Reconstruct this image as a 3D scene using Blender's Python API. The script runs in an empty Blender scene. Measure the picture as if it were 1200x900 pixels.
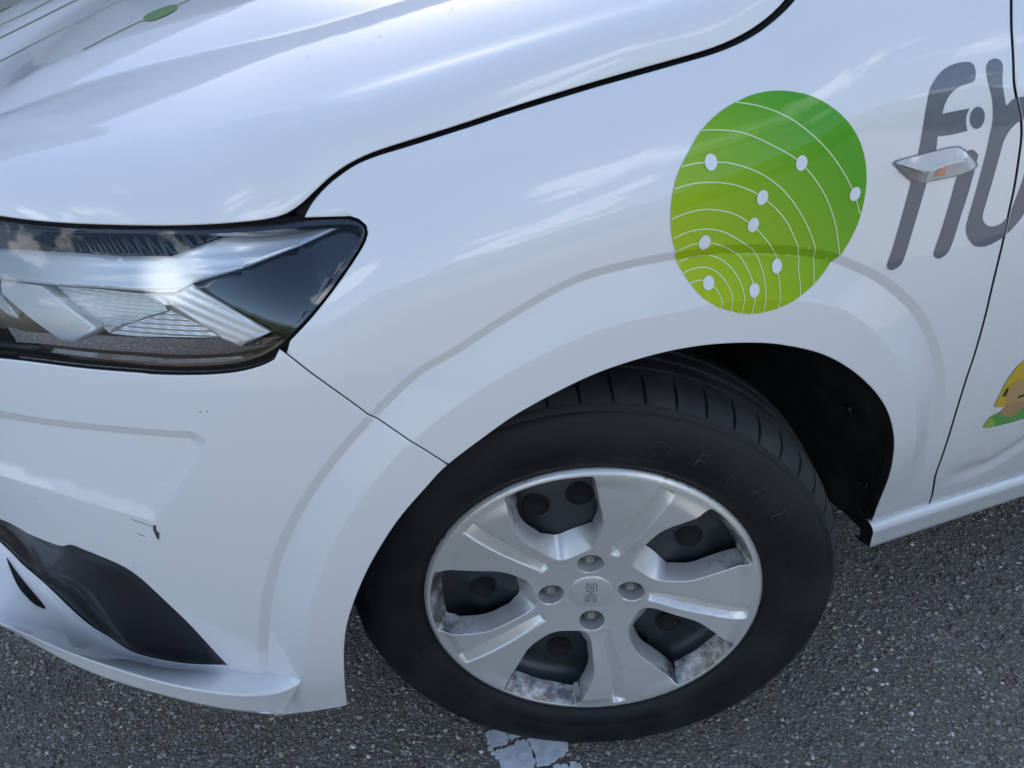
import bpy, math, random
import numpy as np
from mathutils import Matrix, Vector
from mathutils.geometry import delaunay_2d_cdt
random.seed(4); RNG=np.random.default_rng(7)
scn=bpy.context.scene; col=scn.collection
# ---------------------------------------------------------------- camera
cd=bpy.data.cameras.new('camera'); cam=bpy.data.objects.new('camera',cd); col.objects.link(cam)
CAM=(-0.296213,-0.592018,1.040222); PITCH,YAW,ROLL=0.552097,0.330078,-0.041780
fw=Vector((math.sin(YAW)*math.cos(PITCH),math.cos(YAW)*math.cos(PITCH),-math.sin(PITCH)))
rt=Vector((math.cos(YAW),-math.sin(YAW),0)); up=rt.cross(fw)
r2=rt*math.cos(ROLL)+up*math.sin(ROLL); u2=-rt*math.sin(ROLL)+up*math.cos(ROLL)
cam.matrix_world=Matrix(((r2.x,u2.x,-fw.x,CAM[0]),(r2.y,u2.y,-fw.y,CAM[1]),(r2.z,u2.z,-fw.z,CAM[2]),(0,0,0,1)))
cd.sensor_width=36; cd.lens=887.36/1200*36; cd.clip_start=.02; cd.clip_end=3000
scn.camera=cam
# ---------------------------------------------------------------- sky, sun, exposure
SUN_EL,SUN_AZ=math.radians(40.0),math.radians(10)      # sun beyond the far side of the car
w=bpy.data.worlds.new('World'); scn.world=w; w.use_nodes=True
nt=w.node_tree; nd=nt.nodes; lk=nt.links; nd.clear()
out=nd.new('ShaderNodeOutputWorld'); bg=nd.new('ShaderNodeBackground'); bg.inputs['Strength'].default_value=.12
sky=nd.new('ShaderNodeTexSky'); sky.sky_type='NISHITA'; sky.sun_disc=False
sky.sun_elevation=SUN_EL; sky.sun_rotation=SUN_AZ; sky.air_density=1.0; sky.dust_density=1.0; sky.ozone_density=1.2
tc=nd.new('ShaderNodeTexCoord'); sp=nd.new('ShaderNodeSeparateXYZ'); lk.new(tc.outputs['Generated'],sp.inputs[0])
zz=nd.new('ShaderNodeMath'); zz.operation='MAXIMUM'; zz.inputs[1].default_value=.02; lk.new(sp.outputs['Z'],zz.inputs[0])
za=nd.new('ShaderNodeMath'); za.operation='ADD'; za.inputs[1].default_value=.12; lk.new(zz.outputs[0],za.inputs[0])
dv=nd.new('ShaderNodeVectorMath'); dv.operation='DIVIDE'; cz=nd.new('ShaderNodeCombineXYZ')
for i in range(3): lk.new(za.outputs[0],cz.inputs[i])
lk.new(tc.outputs['Generated'],dv.inputs[0]); lk.new(cz.outputs[0],dv.inputs[1])
no=nd.new('ShaderNodeTexNoise'); no.inputs['Scale'].default_value=1.15; no.inputs['Detail'].default_value=9; no.inputs['Roughness'].default_value=.58
lk.new(dv.outputs[0],no.inputs['Vector'])
cr=nd.new('ShaderNodeValToRGB'); cr.color_ramp.elements[0].position=.565; cr.color_ramp.elements[1].position=.625
cr.color_ramp.elements[0].color=(0,0,0,1); cr.color_ramp.elements[1].color=(1,1,1,1); lk.new(no.outputs['Fac'],cr.inputs[0])
mx=nd.new('ShaderNodeMixRGB'); mx.inputs[2].default_value=(11,11.4,12.2,1); mk=nd.new('ShaderNodeMapRange'); mk.inputs[1].default_value=0; mk.inputs[2].default_value=.12; lk.new(sp.outputs['Z'],mk.inputs[0])
mm=nd.new('ShaderNodeMath'); mm.operation='MULTIPLY'; lk.new(cr.outputs[0],mm.inputs[0]); lk.new(mk.outputs[0],mm.inputs[1]); lk.new(mm.outputs[0],mx.inputs[0]); lk.new(sky.outputs[0],mx.inputs[1])
lk.new(mx.outputs[0],bg.inputs['Color']); lk.new(bg.outputs[0],out.inputs['Surface'])
sd=bpy.data.lights.new('sun','SUN'); sd.energy=5.0; sd.angle=math.radians(.5); sd.color=(1,.95,.87)
so=bpy.data.objects.new('sun',sd); col.objects.link(so)
sdir=Vector((math.sin(SUN_AZ)*math.cos(SUN_EL),math.cos(SUN_AZ)*math.cos(SUN_EL),math.sin(SUN_EL)))
so.rotation_euler=sdir.to_track_quat('Z','Y').to_euler()
vs=scn.view_settings; vs.view_transform='Standard'; vs.look='None'; vs.gamma=1; vs.exposure=1.3


# ---------------------------------------------------------------- curves
def spl(pts, step=None, n=8, closed=False):
    """Catmull-Rom through pts, optionally resampled to an even step."""
    P=np.asarray(pts,float)
    if closed: Q=np.vstack([P[-1],P,P[0],P[1]])
    else: Q=np.vstack([2*P[0]-P[1],P,2*P[-1]-P[-2]])
    out=[]
    for i in range(1,len(Q)-2):
        p0,p1,p2,p3=Q[i-1:i+3]
        t=np.linspace(0,1,n,endpoint=False)[:,None]
        out.append(.5*((2*p1)+(-p0+p2)*t+(2*p0-5*p1+4*p2-p3)*t*t+(-p0+3*p1-3*p2+p3)*t**3))
    R=np.vstack(out+([] if closed else [P[-1:]]))
    return R if step is None else resample(R,step,closed)
def resample(R,step,closed=False):
    R=np.asarray(R,float)
    if closed: R=np.vstack([R,R[:1]])
    L=np.r_[0,np.cumsum(np.linalg.norm(np.diff(R,axis=0),axis=1))]
    m=max(2,int(round(L[-1]/step))+1); t=np.linspace(0,L[-1],m)
    S=np.stack([np.interp(t,L,R[:,k]) for k in range(R.shape[1])],1)
    return S[:-1] if closed else S
def seg_dist(P,C,closed=False):
    """distance of points P to polyline C, signed side (left of travel > 0) and arc fraction"""
    P=np.asarray(P,float); A=C; B=np.roll(C,-1,0)
    if not closed: A=C[:-1]; B=C[1:]
    ab=B-A; L2=(ab**2).sum(1)+1e-18; ln=np.sqrt(L2)
    cum=np.r_[0,np.cumsum(ln)]
    D=np.empty(len(P)); S=np.empty(len(P)); T=np.empty(len(P))
    for i in range(0,len(P),4000):
        q=P[i:i+4000,None]-A[None]
        t=np.clip((q*ab).sum(-1)/L2,0,1)
        v=q-t[...,None]*ab
        d2=(v**2).sum(-1); k=d2.argmin(1); r=np.arange(len(k))
        D[i:i+4000]=np.sqrt(d2[r,k])
        S[i:i+4000]=np.sign(ab[k,0]*q[r,k,1]-ab[k,1]*q[r,k,0])
        T[i:i+4000]=(cum[k]+t[r,k]*ln[k])/cum[-1]
    return D,S,T
def inside(P,C):
    P=np.asarray(P,float); x,y=P[:,0],P[:,1]; r=np.zeros(len(P),bool)
    for (x1,y1),(x2,y2) in zip(C,np.roll(C,-1,0)):
        c=(y1>y)!=(y2>y)
        r^=c&(x<(x2-x1)*(y-y1)/((y2-y1) if y2!=y1 else 1e-12)+x1)
    return r
def sm(a,b,x):
    t=np.clip((x-a)/(b-a),0,1); return t*t*(3-2*t)
def pw(x,X,Y):
    """smooth (monotone-ish cubic) interpolation of a table, flat slopes beyond the ends"""
    X=np.asarray(X,float); Y=np.asarray(Y,float); x=np.asarray(x,float)
    m=np.gradient(Y,X); i=np.clip(np.searchsorted(X,x)-1,0,len(X)-2)
    h=X[i+1]-X[i]; t=(x-X[i])/h
    tc=np.clip(t,0,1)
    v=(2*tc**3-3*tc**2+1)*Y[i]+(tc**3-2*tc**2+tc)*h*m[i]+(-2*tc**3+3*tc**2)*Y[i+1]+(tc**3-tc**2)*h*m[i+1]
    return v+np.where(t<0,t*h*m[i],0)+np.where(t>1,(t-1)*h*m[i+1],0)
# ---------------------------------------------------------------- body side / nose surface
X0=0.10; WB=0.85; NE=3.0
ZE_S=[-1.4,-1.0,-.75,-.6,-.45,-.30,-.25,-.23,-.2,-.167,-.10,.003,.117,.175,.227,.30,.45,.8]
ZE_Z=[.838,.839,.841,.843,.845,.844,.846,.858,.877,.889,.903,.922,.941,.959,.988,1.01,1.03,1.06]
def ze(s): return pw(s,ZE_S,ZE_Z)
def F0(s,z):
    s=np.asarray(s,float); z=np.asarray(z,float)
    xf=pw(z,[.12,.2,.28,.45,.6,.7,.78,.85,.95],[-.745,-.775,-.785,-.785,-.778,-.757,-.722,-.675,-.60])
    L=X0-xf
    th=np.clip((X0-s)/L,0,np.pi/2)
    c,sn=np.cos(th),np.sin(th)
    rho=(np.abs(sn)**NE+np.abs(c)**NE)**(1/NE)
    u=sn/rho; v=c/rho
    ys=pw(z,[.12,.2,.3,.4,.5,.6,.7,.8,.88,.95,1.05],[.045,.028,-.002,-.022,-.034,-.042,-.046,-.044,-.036,-.022,.0])
    rear=sm(.15,.45,s)
    ys=ys+rear*pw(z,[.2,.3,.4,.5,.6,.7,.8,.9,1.0],[.014,.012,.004,-.004,-.009,-.012,-.012,-.008,.0])
    t=np.clip(1-(ze(s)-z)/.13,0,1.6)
    front=1-sm(-.34,-.24,s)*1.0
    roll=(.055*t**2.2)*(1-.75*front)
    x=np.where(s>X0,s,X0-L*u)
    y=ys+roll+np.where(s>X0,0,(WB-ys)*(1-v))
    return np.stack([x,y,z+0*x],-1)
def nrm(fun,s,z,h=5e-4):
    a=fun(s+h,z)-fun(s-h,z); b=fun(s,z+h)-fun(s,z-h)
    n=np.cross(a,b); n/=np.linalg.norm(n,axis=-1,keepdims=True)+1e-15
    return n
CUR={}   # feature curves in (s,z), filled from the data table
def down(q): return np.vstack([[q[0]-[0,.25]],q])
def feature(s,z):
    """how far the skin is pressed out (+) or in (-) of the base surface"""
    P=np.stack([s,z],-1); d=np.zeros(len(s))
    if not CUR: return d
    # wheel-arch flare: shallow groove outside, flange rising to the inner line, flat lip
    do,so,to=seg_dist(P,CUR['flare_out']); o=do*so        # + = away from the wheel
    di,si,ti=seg_dist(P,CUR['flare_in']); i=di*si
    inb=(o<0)
    w=np.clip(-o/(np.maximum(-o,0)+np.maximum(i,0)+1e-6),0,1)   # 0 at outer line, 1 at inner line
    fade=1-sm(.88,.987,to)
    g=np.where(o>0, -.0050*(1-np.clip(o/.0095,0,1)), -.0050+.0130*w)
    g=np.where((o<0)&(i<0), .008, g)
    d+=g*fade
    # bumper scoop: overhung ledge on top, face sloping out to the lower ridge, bevel at its outer end
    C=CUR['scoop']; ins=inside(P,C)
    db,_,_=seg_dist(P,CUR['scoop_low']); dr,_,_=seg_dist(P,CUR['scoop_end']); du,_,_=seg_dist(P,CUR['scoop_top'])
    f=db/(db+du+1e-6)
    dep=-np.minimum(.0112*f+.0035*np.clip(db/.012,0,1),.9*dr)*np.clip(du/.0155,0,1)
    d+=np.where(ins,dep,0)
    # door / sill relief
    ds,ss,_=seg_dist(P,CUR['door_line']); b=ds*ss
    fd=sm(.0,.06,s-CUR['door_line'][0,0])
    d+=fd*np.where(b>0,-.0032*(1-sm(0,.03,b)),-.0032+.0032*sm(0,.030,-b))
    return d
def F(s,z):
    s=np.asarray(s,float); z=np.asarray(z,float); sh=np.broadcast(s,z).shape
    s=np.broadcast_to(s,sh).ravel(); z=np.broadcast_to(z,sh).ravel()
    p=F0(s,z)
    if CUR: p=p+nrm(F0,s,z,2e-3)*feature(s,z)[:,None]
    return p.reshape(sh+(3,))

LIP_S=[-.95,-.62,-.52,-.44,-.385,-.352,-.335]; LIP_W=[.062,.058,.052,.043,.033,.0175,.0088]
def F_lip(s,z,k=0.):
    s=np.asarray(s,float); z=np.asarray(z,float)
    return F0(s,z)+nrm(F0,s,z,2e-3)*(np.interp(s,LIP_S,LIP_W)-k)[...,None]

def lip_grid(D,zc=-1.44,m=160):
    ti=spl(D['lip_top'],n=8); te=spl(D['lip_edge'],n=8); tb=spl(D['lip_bot'],n=8)
    def ext(q):
        s=np.arange(zc,q[0,0]-.03,.03); return np.vstack([np.stack([s,np.full(len(s),q[0,1])],1),q])
    def rs(P,k):
        L=np.r_[0,np.cumsum(np.linalg.norm(np.diff(P[:,:2],axis=0),axis=1))]; L/=L[-1]; t=np.linspace(0,1,m)
        q=np.stack([np.interp(t,L,P[:,c]) for c in range(3)],1)
        for _ in range(k): q[1:-1]=.25*q[:-2]+.5*q[1:-1]+.25*q[2:]
        return q
    Pi=rs(F(*ext(ti).T),4); Pe=rs(F_lip(*ext(te).T),8); Pb=rs(F_lip(*ext(tb).T,k=.004),8)
    Pi2=Pi+(Pi-Pe)*.12; nb_=Pb+(Pi-Pb)*[.25,.25,0]+[0,0,-.002]
    cols=[Pi2,Pi]+[Pi+(Pe-Pi)*f for f in (.15,.3,.45,.6,.75,.86,.93,.97)]+[Pe]+[Pe+(Pb-Pe)*f for f in (.06,.12,.2,.4,.6,.8,.92)]+[Pb]
    A=np.stack(cols,1)
    for _ in range(2): A[:,2:-1]=.25*A[:,1:-2]+.5*A[:,2:-1]+.25*A[:,3:]
    A=np.concatenate([A,nb_[:,None]],1); k=A.shape[1]; idx=np.arange(m*k).reshape(m,k)
    fc=np.stack([idx[:-1,:-1],idx[:-1,1:],idx[1:,1:],idx[1:,:-1]],-1).reshape(-1,4); V=A.reshape(-1,3)
    g=np.cross(V[fc[:,1]]-V[fc[:,0]],V[fc[:,3]]-V[fc[:,0]])
    return V,(fc[:,::-1] if g[:,2].mean()<0 else fc)
# ---------------------------------------------------------------- bonnet: a loft through five rails (t along, w across)
RAILS=[]      # edge, crease, foot of the dome, top of the dome, centre line: (m,3) arrays on a common t
def rail_par(q):
    """common along-parameter: x behind the front corner, angle about a pivot on the centre line ahead of it"""
    a=np.arctan2(np.maximum(-.25-q[:,0],0),.85-q[:,1])
    return np.where(q[:,0]>-.25,q[:,0]+.25,-.72*a)
def set_rails(R,m=301):
    RAILS.clear(); T0,T1=-.72*np.pi/2,.80; tt=np.linspace(T0,T1,m)
    for i,r in enumerate(R):
        q=spl(r,n=12)
        p=rail_par(q) if i<4 else np.interp(q[:,0],[-.598,-.25,.55],[T0,0,.80])
        o=np.argsort(p); q=np.stack([np.interp(tt,p[o],q[o,k]) for k in range(3)],1)
        for _ in range(8): q[1:-1]=.25*q[:-2]+.5*q[1:-1]+.25*q[2:]
        RAILS.append(q)
BULGE=[.009,.003,.001,.010]
def rail(k,t):
    r=RAILS[k]; x=np.clip(t,0,1)*(len(r)-1); i=np.clip(x.astype(int),0,len(r)-2); f=(x-i)[:,None]
    return r[i]*(1-f)+r[i+1]*f
def hood_raw(t,w):
    out=np.zeros((len(t),3))
    w=np.clip(w,-.25,4)
    zi=np.clip(np.floor(w).astype(int),0,3)
    for k in range(4):
        m=zi==k
        if not m.any(): continue
        a=rail(k,t[m]); b=rail(k+1,t[m]); f=(w[m]-k)[:,None]
        d=b-a; up=np.stack([-d[:,0]*d[:,2],-d[:,1]*d[:,2],d[:,0]**2+d[:,1]**2],1); up/=np.linalg.norm(up,axis=1,keepdims=True)+1e-12
        out[m]=a+d*f+up*(4*BULGE[k]*f*(1-f))
    return out
WD=[.05,.035,.03,.02]
def hood_F(t,w):
    t=np.asarray(t,float); w=np.asarray(w,float); sh=np.broadcast(t,w).shape
    t=np.broadcast_to(t,sh).ravel(); w=np.broadcast_to(w,sh).ravel()
    o=0; 
    for k,c in ((-2,.1),(-1,.25),(0,.3),(1,.25),(2,.1)):
        o=o+c*hood_raw(t,np.where(w<.15,w,w+k*.035))
    return o.reshape(sh+(3,))
HDEP=dict(h_upper=.055,h_bar=.022,h_arm=.020,h_panel=.012,h_slab=.035,h_rib=.045,h_rib2=.040,h_rib0=.045)
DATA={
'flare_out':[(-0.3776,0.2745),(-0.3696,0.3183),(-0.3567,0.3893),(-0.3393,0.4619),(-0.3174,0.5236),(-0.2904,0.5773),(-0.2585,0.6243),(-0.2222,0.6661),(-0.1832,0.7021),(-0.1498,0.7191),(-0.1069,0.742),(-0.0486,0.7663),(0.0009,0.7728),(0.0534,0.7734),(0.1054,0.7702),(0.1628,0.7604),(0.2131,0.7469),(0.2422,0.7342),(0.2873,0.7102),(0.3334,0.6747),(0.3665,0.6398),(0.3963,0.5995),(0.4205,0.5571),(0.4438,0.5041),(0.4637,0.4469),(0.4883,0.3822),(0.5034,0.3476),(0.5195,0.313)],
'flare_in':[(-0.3402,0.2844),(-0.3287,0.3364),(-0.3132,0.4222),(-0.3007,0.4652),(-0.276,0.5304),(-0.2539,0.5716),(-0.2173,0.6215),(-0.192,0.6474),(-0.1478,0.6797),(-0.1009,0.7033),(-0.0498,0.7202),(-0.0037,0.7278),(0.0538,0.7281),(0.102,0.7272),(0.1602,0.7194),(0.2229,0.7014),(0.2598,0.6824),(0.304,0.6457),(0.3455,0.6018),(0.3762,0.5588),(0.4007,0.5133),(0.4238,0.4628),(0.4521,0.4009),(0.4807,0.3396),(0.4979,0.2972)],
'scoop':[(-0.5944,0.674),(-0.5298,0.6794),(-0.4494,0.6788),(-0.3814,0.6733),(-0.3651,0.6715),(-0.3579,0.668),(-0.3552,0.6625),(-0.3581,0.6553),(-0.374,0.6333),(-0.3943,0.607),(-0.4126,0.583),(-0.4208,0.5687),(-0.4602,0.5831),(-0.4972,0.5934),(-0.5393,0.5997),(-0.6343,0.6044)],
'scoop_top':[(-0.5944,0.674),(-0.5298,0.6794),(-0.4494,0.6788),(-0.3814,0.6733),(-0.3651,0.6715),(-0.3565,0.6653)],
'scoop_low':[(-0.4208,0.5687),(-0.4602,0.5831),(-0.4972,0.5934),(-0.5393,0.5997),(-0.6343,0.6044)],
'scoop_end':[(-0.3565,0.6653),(-0.3554,0.6616),(-0.3581,0.6553),(-0.374,0.6333),(-0.3943,0.607),(-0.4126,0.583),(-0.4208,0.5687)],
'door_line':[(0.5373,0.322),(0.5263,0.3522),(0.5954,0.3389),(0.6362,0.345),(0.6752,0.3764),(0.7194,0.4265)],
'arch':[(-0.2964,0.2127),(-0.293,0.2842),(-0.2867,0.3532),(-0.2788,0.4017),(-0.2655,0.4474),(-0.2451,0.4984),(-0.2171,0.5496),(-0.1875,0.5877),(-0.1671,0.6099),(-0.1339,0.634),(-0.1046,0.6522),(-0.0704,0.6667),(-0.0353,0.678),(-0.0017,0.684),(0.0423,0.6869),(0.0887,0.6843),(0.1383,0.6756),(0.1808,0.6634),(0.2298,0.6429),(0.2737,0.6142),(0.3153,0.5772),(0.3476,0.5397),(0.3739,0.4977),(0.3923,0.4582),(0.4164,0.3978),(0.4387,0.3317),(0.4573,0.2739)],
'lip_top':[(-0.7061,0.5147),(-0.6306,0.4758),(-0.6098,0.4524),(-0.5845,0.4279),(-0.5547,0.3769),(-0.5324,0.3558),(-0.5116,0.3345),(-0.4702,0.3253),(-0.4111,0.3232),(-0.3723,0.3019),(-0.347,0.3076),(-0.3367,0.3032)],
'trim_top':[(-0.7029,0.5178),(-0.5979,0.532),(-0.5626,0.5237),(-0.5391,0.5191),(-0.5283,0.5174),(-0.5168,0.5229),(-0.5061,0.52),(-0.4762,0.5054),(-0.4603,0.4885),(-0.4444,0.4527),(-0.4275,0.4056),(-0.4088,0.3301)],
'trim_low':[(-0.4088,0.3301),(-0.4458,0.3295),(-0.473,0.3324),(-0.5096,0.3408),(-0.5295,0.3638),(-0.5516,0.3848),(-0.5811,0.4353),(-0.6057,0.4599),(-0.6257,0.4836),(-0.6947,0.5262)],
'trim_fold':[(-0.5168,0.5229),(-0.5385,0.4966),(-0.5634,0.4718),(-0.5592,0.4667),(-0.5393,0.4645),(-0.5255,0.4539),(-0.5197,0.4374),(-0.5156,0.3982),(-0.5094,0.3446)],
'seam_bf':[(-0.2834,0.7452),(-0.2748,0.7345),(-0.2671,0.7243),(-0.2509,0.7041),(-0.234,0.6828),(-0.2228,0.6675),(-0.2165,0.6617),(-0.1927,0.64),(-0.1671,0.6099)],
'hl_top':[(-0.544,0.8401),(-0.4808,0.8434),(-0.4554,0.8434),(-0.425,0.8436),(-0.3773,0.8441),(-0.3397,0.844),(-0.3038,0.8412),(-0.2732,0.8376),(-0.2517,0.8372),(-0.2357,0.8388),(-0.2177,0.8403)],
'hl_right':[(-0.2177,0.8403),(-0.2098,0.8395),(-0.2041,0.8364),(-0.2018,0.8312),(-0.2046,0.8242),(-0.2107,0.8159),(-0.2283,0.7958),(-0.2519,0.7709),(-0.2748,0.7507)],
'hl_bot':[(-0.2748,0.7507),(-0.2837,0.7437),(-0.2977,0.7365),(-0.3163,0.7319),(-0.3418,0.7304),(-0.3798,0.7317),(-0.3925,0.7332),(-0.4324,0.7355),(-0.4758,0.7372),(-0.5088,0.7361),(-0.5691,0.7308)],
'door_seam':[(0.4207,0.9847),(0.4093,0.9581),(0.4032,0.9311),(0.4053,0.8955),(0.4129,0.874),(0.4214,0.8564),(0.426,0.8402),(0.4284,0.8198),(0.4317,0.7876),(0.4333,0.7637),(0.4372,0.7356),(0.4437,0.6856),(0.4546,0.6298),(0.4635,0.5807),(0.4693,0.5439),(0.4839,0.4817),(0.5105,0.393),(0.5232,0.3572),(0.5368,0.3303),(0.5535,0.2987),(0.5685,0.2657)],
'sill_top':[(0.459,0.2708),(0.5685,0.2657),(0.6723,0.268),(0.7561,0.2681)],
'sill_bot':[(0.4873,0.1959),(0.6312,0.1976),(0.8139,0.1957)],
'seam_low':[(-0.244,0.8375),(-0.2399,0.843),(-0.2355,0.8479),(-0.2302,0.8528),(-0.2234,0.8584),(-0.2139,0.865),(-0.2021,0.872),(-0.1914,0.8764),(-0.1799,0.8798),(-0.1662,0.883),(-0.1468,0.8873),(-0.1246,0.892),(-0.1013,0.8967),(-0.0851,0.9003),(-0.0514,0.9067),(0.0027,0.916),(0.0602,0.9242),(0.0995,0.9299),(0.1182,0.9332),(0.1387,0.9382),(0.1577,0.9445),(0.1749,0.9523),(0.1919,0.9623),(0.2069,0.9737),(0.2199,0.9858),(0.2318,0.9987)],
'lip_edge':[(-0.6465,0.4438),(-0.5807,0.4407),(-0.5402,0.4291),(-0.4895,0.4009),(-0.4418,0.3654),(-0.4095,0.3414),(-0.3759,0.3157),(-0.3553,0.2971),(-0.3445,0.2929),(-0.3371,0.2993)],
'lip_bot':[(-0.679,0.4085),(-0.5905,0.4281),(-0.5697,0.4199),(-0.5183,0.3798),(-0.4515,0.3324),(-0.4121,0.2958),(-0.3842,0.2696),(-0.3646,0.2345)],
'vent3':[(-0.6245,0.1706,0.4671),(-0.6233,0.169,0.4653),(-0.621,0.1652,0.4603),(-0.6183,0.1607,0.455),(-0.6155,0.1563,0.4499),(-0.6119,0.1512,0.4443),(-0.6079,0.1457,0.4386),(-0.6031,0.1394,0.4313),(-0.5983,0.1335,0.4232),(-0.5959,0.1294,0.4185),(-0.5971,0.128,0.4188),(-0.6004,0.1284,0.4225),(-0.6042,0.1301,0.4267),(-0.6078,0.1331,0.4312),(-0.6116,0.1377,0.436),(-0.6153,0.1428,0.4405),(-0.6181,0.148,0.4448),(-0.6201,0.1532,0.4492),(-0.6218,0.1581,0.4537),(-0.6232,0.1633,0.459),(-0.6244,0.1682,0.4646)],
'arch_bot':[(-0.3853,0.1807),(-0.3777,0.1697),(-0.342,0.2039),(-0.3176,0.2095),(-0.2964,0.2127)],
'let_f':[(0.3576,0.9054),(0.3552,0.91),(0.348,0.9125),(0.3329,0.9116),(0.3201,0.9069),(0.3108,0.8984),(0.3065,0.8895),(0.3042,0.8704),(0.3026,0.8379),(0.2996,0.8127),(0.2964,0.7795),(0.2933,0.7451),(0.2915,0.7311),(0.2934,0.7257),(0.2995,0.7232),(0.3069,0.7261),(0.3106,0.7342),(0.3136,0.7701),(0.3182,0.8098),(0.3224,0.8358),(0.3218,0.8512),(0.3397,0.8513),(0.3559,0.8528),(0.3528,0.8607),(0.3524,0.867),(0.3548,0.8728),(0.3393,0.872),(0.3236,0.871),(0.326,0.88),(0.3321,0.8883),(0.3429,0.8933),(0.3554,0.8954),(0.3582,0.8994)],
'let_dot':[(0.3744,0.8626),(0.3738,0.8657),(0.3723,0.8686),(0.3703,0.8709),(0.3677,0.8726),(0.365,0.8733),(0.3623,0.8731),(0.36,0.8719),(0.3581,0.8699),(0.3571,0.8673),(0.3568,0.8644),(0.3574,0.8613),(0.3589,0.8584),(0.361,0.856),(0.3635,0.8543),(0.3663,0.8535),(0.369,0.8538),(0.3714,0.8549),(0.3731,0.857),(0.3742,0.8596)],
'let_i':[(0.3594,0.8328),(0.3624,0.8346),(0.3675,0.8341),(0.3723,0.8303),(0.3739,0.8268),(0.372,0.7992),(0.3686,0.7684),(0.3668,0.7403),(0.3629,0.7304),(0.3551,0.7271),(0.3489,0.7299),(0.3463,0.7357),(0.3478,0.7507),(0.3502,0.7781),(0.3533,0.8124)],
'let_b_out':[(0.3709,0.9031),(0.3712,0.9084),(0.3749,0.912),(0.3815,0.9128),(0.3877,0.9101),(0.3901,0.904),(0.3903,0.8931),(0.395,0.8792),(0.3991,0.8707),(0.4043,0.8752),(0.411,0.8768),(0.4198,0.8769),(0.4331,0.8731),(0.4428,0.8619),(0.4462,0.8486),(0.4486,0.8269),(0.4539,0.8042),(0.4553,0.7782),(0.4541,0.7609),(0.4468,0.7496),(0.4354,0.739),(0.4189,0.7323),(0.4059,0.732),(0.3953,0.736),(0.3854,0.7452),(0.3798,0.755),(0.3791,0.7684),(0.3809,0.7981),(0.3833,0.8291),(0.3841,0.8473),(0.3848,0.8601),(0.3807,0.878),(0.3733,0.8946)],
'let_b_in':[(0.4394,0.8019),(0.4361,0.778),(0.4337,0.7636),(0.4258,0.7543),(0.4132,0.7528),(0.4027,0.7577),(0.3972,0.7659),(0.3972,0.779),(0.399,0.8028),(0.4012,0.827),(0.4032,0.8401),(0.4096,0.8498),(0.4189,0.8557),(0.4251,0.856),(0.4296,0.8504),(0.4325,0.8342),(0.4373,0.8146)],
'blob':[(0.1597,0.9024),(0.1822,0.8987),(0.1988,0.8915),(0.2168,0.8781),(0.2326,0.8599),(0.243,0.8401),(0.2482,0.8197),(0.2488,0.7973),(0.245,0.7746),(0.2326,0.7488),(0.2133,0.7293),(0.1883,0.7162),(0.1614,0.7086),(0.1319,0.7091),(0.1016,0.72),(0.0776,0.736),(0.0607,0.7582),(0.0505,0.7801),(0.0441,0.8015),(0.0439,0.8238),(0.0498,0.844),(0.0618,0.8603),(0.0799,0.878),(0.1002,0.8899),(0.117,0.8961),(0.1372,0.9012)],
'fig_hair':[(0.5707,0.5609),(0.5628,0.5577),(0.5532,0.5549),(0.5479,0.5471),(0.5443,0.5388),(0.543,0.5188),(0.5465,0.4859),(0.55,0.4812),(0.5661,0.4773),(0.571,0.4788),(0.5774,0.4851),(0.6041,0.4965)],
'fig_face':[(0.5942,0.5217),(0.5732,0.5231),(0.5635,0.5202),(0.5565,0.52),(0.5548,0.5156),(0.5575,0.5037),(0.5642,0.4888),(0.5728,0.4783),(0.5861,0.4781),(0.5947,0.4786),(0.6253,0.4728)],
'fig_neck':[(0.5735,0.4796),(0.5689,0.4727),(0.5653,0.4677),(0.5799,0.4572),(0.5959,0.4508),(0.6046,0.456),(0.6109,0.4649),(0.6278,0.4691),(0.6229,0.4765),(0.5839,0.4817)],
'fig_top':[(0.5647,0.4676),(0.5522,0.4641),(0.5505,0.4523),(0.5517,0.4448),(0.5606,0.4405),(0.5829,0.4382),(0.6067,0.4364),(0.6289,0.4375),(0.6502,0.4358),(0.6278,0.4691),(0.6115,0.4639),(0.6052,0.455),(0.5959,0.4508),(0.5801,0.4569)],
'fig_sleeve':[(0.5522,0.4641),(0.5505,0.4523),(0.5517,0.4448),(0.5606,0.4405),(0.5717,0.4393),(0.5711,0.4474)],
'fig_eye':[(0.5496,0.5136),(0.5533,0.5133),(0.5558,0.5041),(0.5561,0.4984),(0.551,0.5002)],
'fig_mouth':[(0.5826,0.4909),(0.5951,0.4932),(0.6075,0.4934),(0.6095,0.4904),(0.5975,0.4893),(0.5857,0.4871)],
'rep':[(0.2778,0.8318),(0.2797,0.8339),(0.2934,0.8355),(0.3211,0.8381),(0.3379,0.8394),(0.347,0.8391),(0.3544,0.8352),(0.363,0.8287),(0.3714,0.8213),(0.3719,0.8182),(0.3683,0.816),(0.3536,0.8128),(0.3376,0.8117),(0.3227,0.8111),(0.3143,0.8103),(0.3056,0.8113),(0.2974,0.8155),(0.2862,0.8241)],
'rep_ridge':[(0.2837,0.8295),(0.3035,0.8236),(0.3216,0.8256),(0.3329,0.8274),(0.3554,0.8283)],
'dots':[(0.0845,0.8542),(0.1744,0.844),(0.237,0.8087),(0.1353,0.8191),(0.1282,0.7953),(0.0781,0.787),(0.1613,0.7492),(0.1339,0.7321),(0.0845,0.7476)],
'ring0':[(0.1172,0.8967),(0.1398,0.8918),(0.1639,0.8817),(0.1871,0.8648),(0.2091,0.844),(0.2274,0.8222),(0.2378,0.8062),(0.2468,0.788)],
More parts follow.
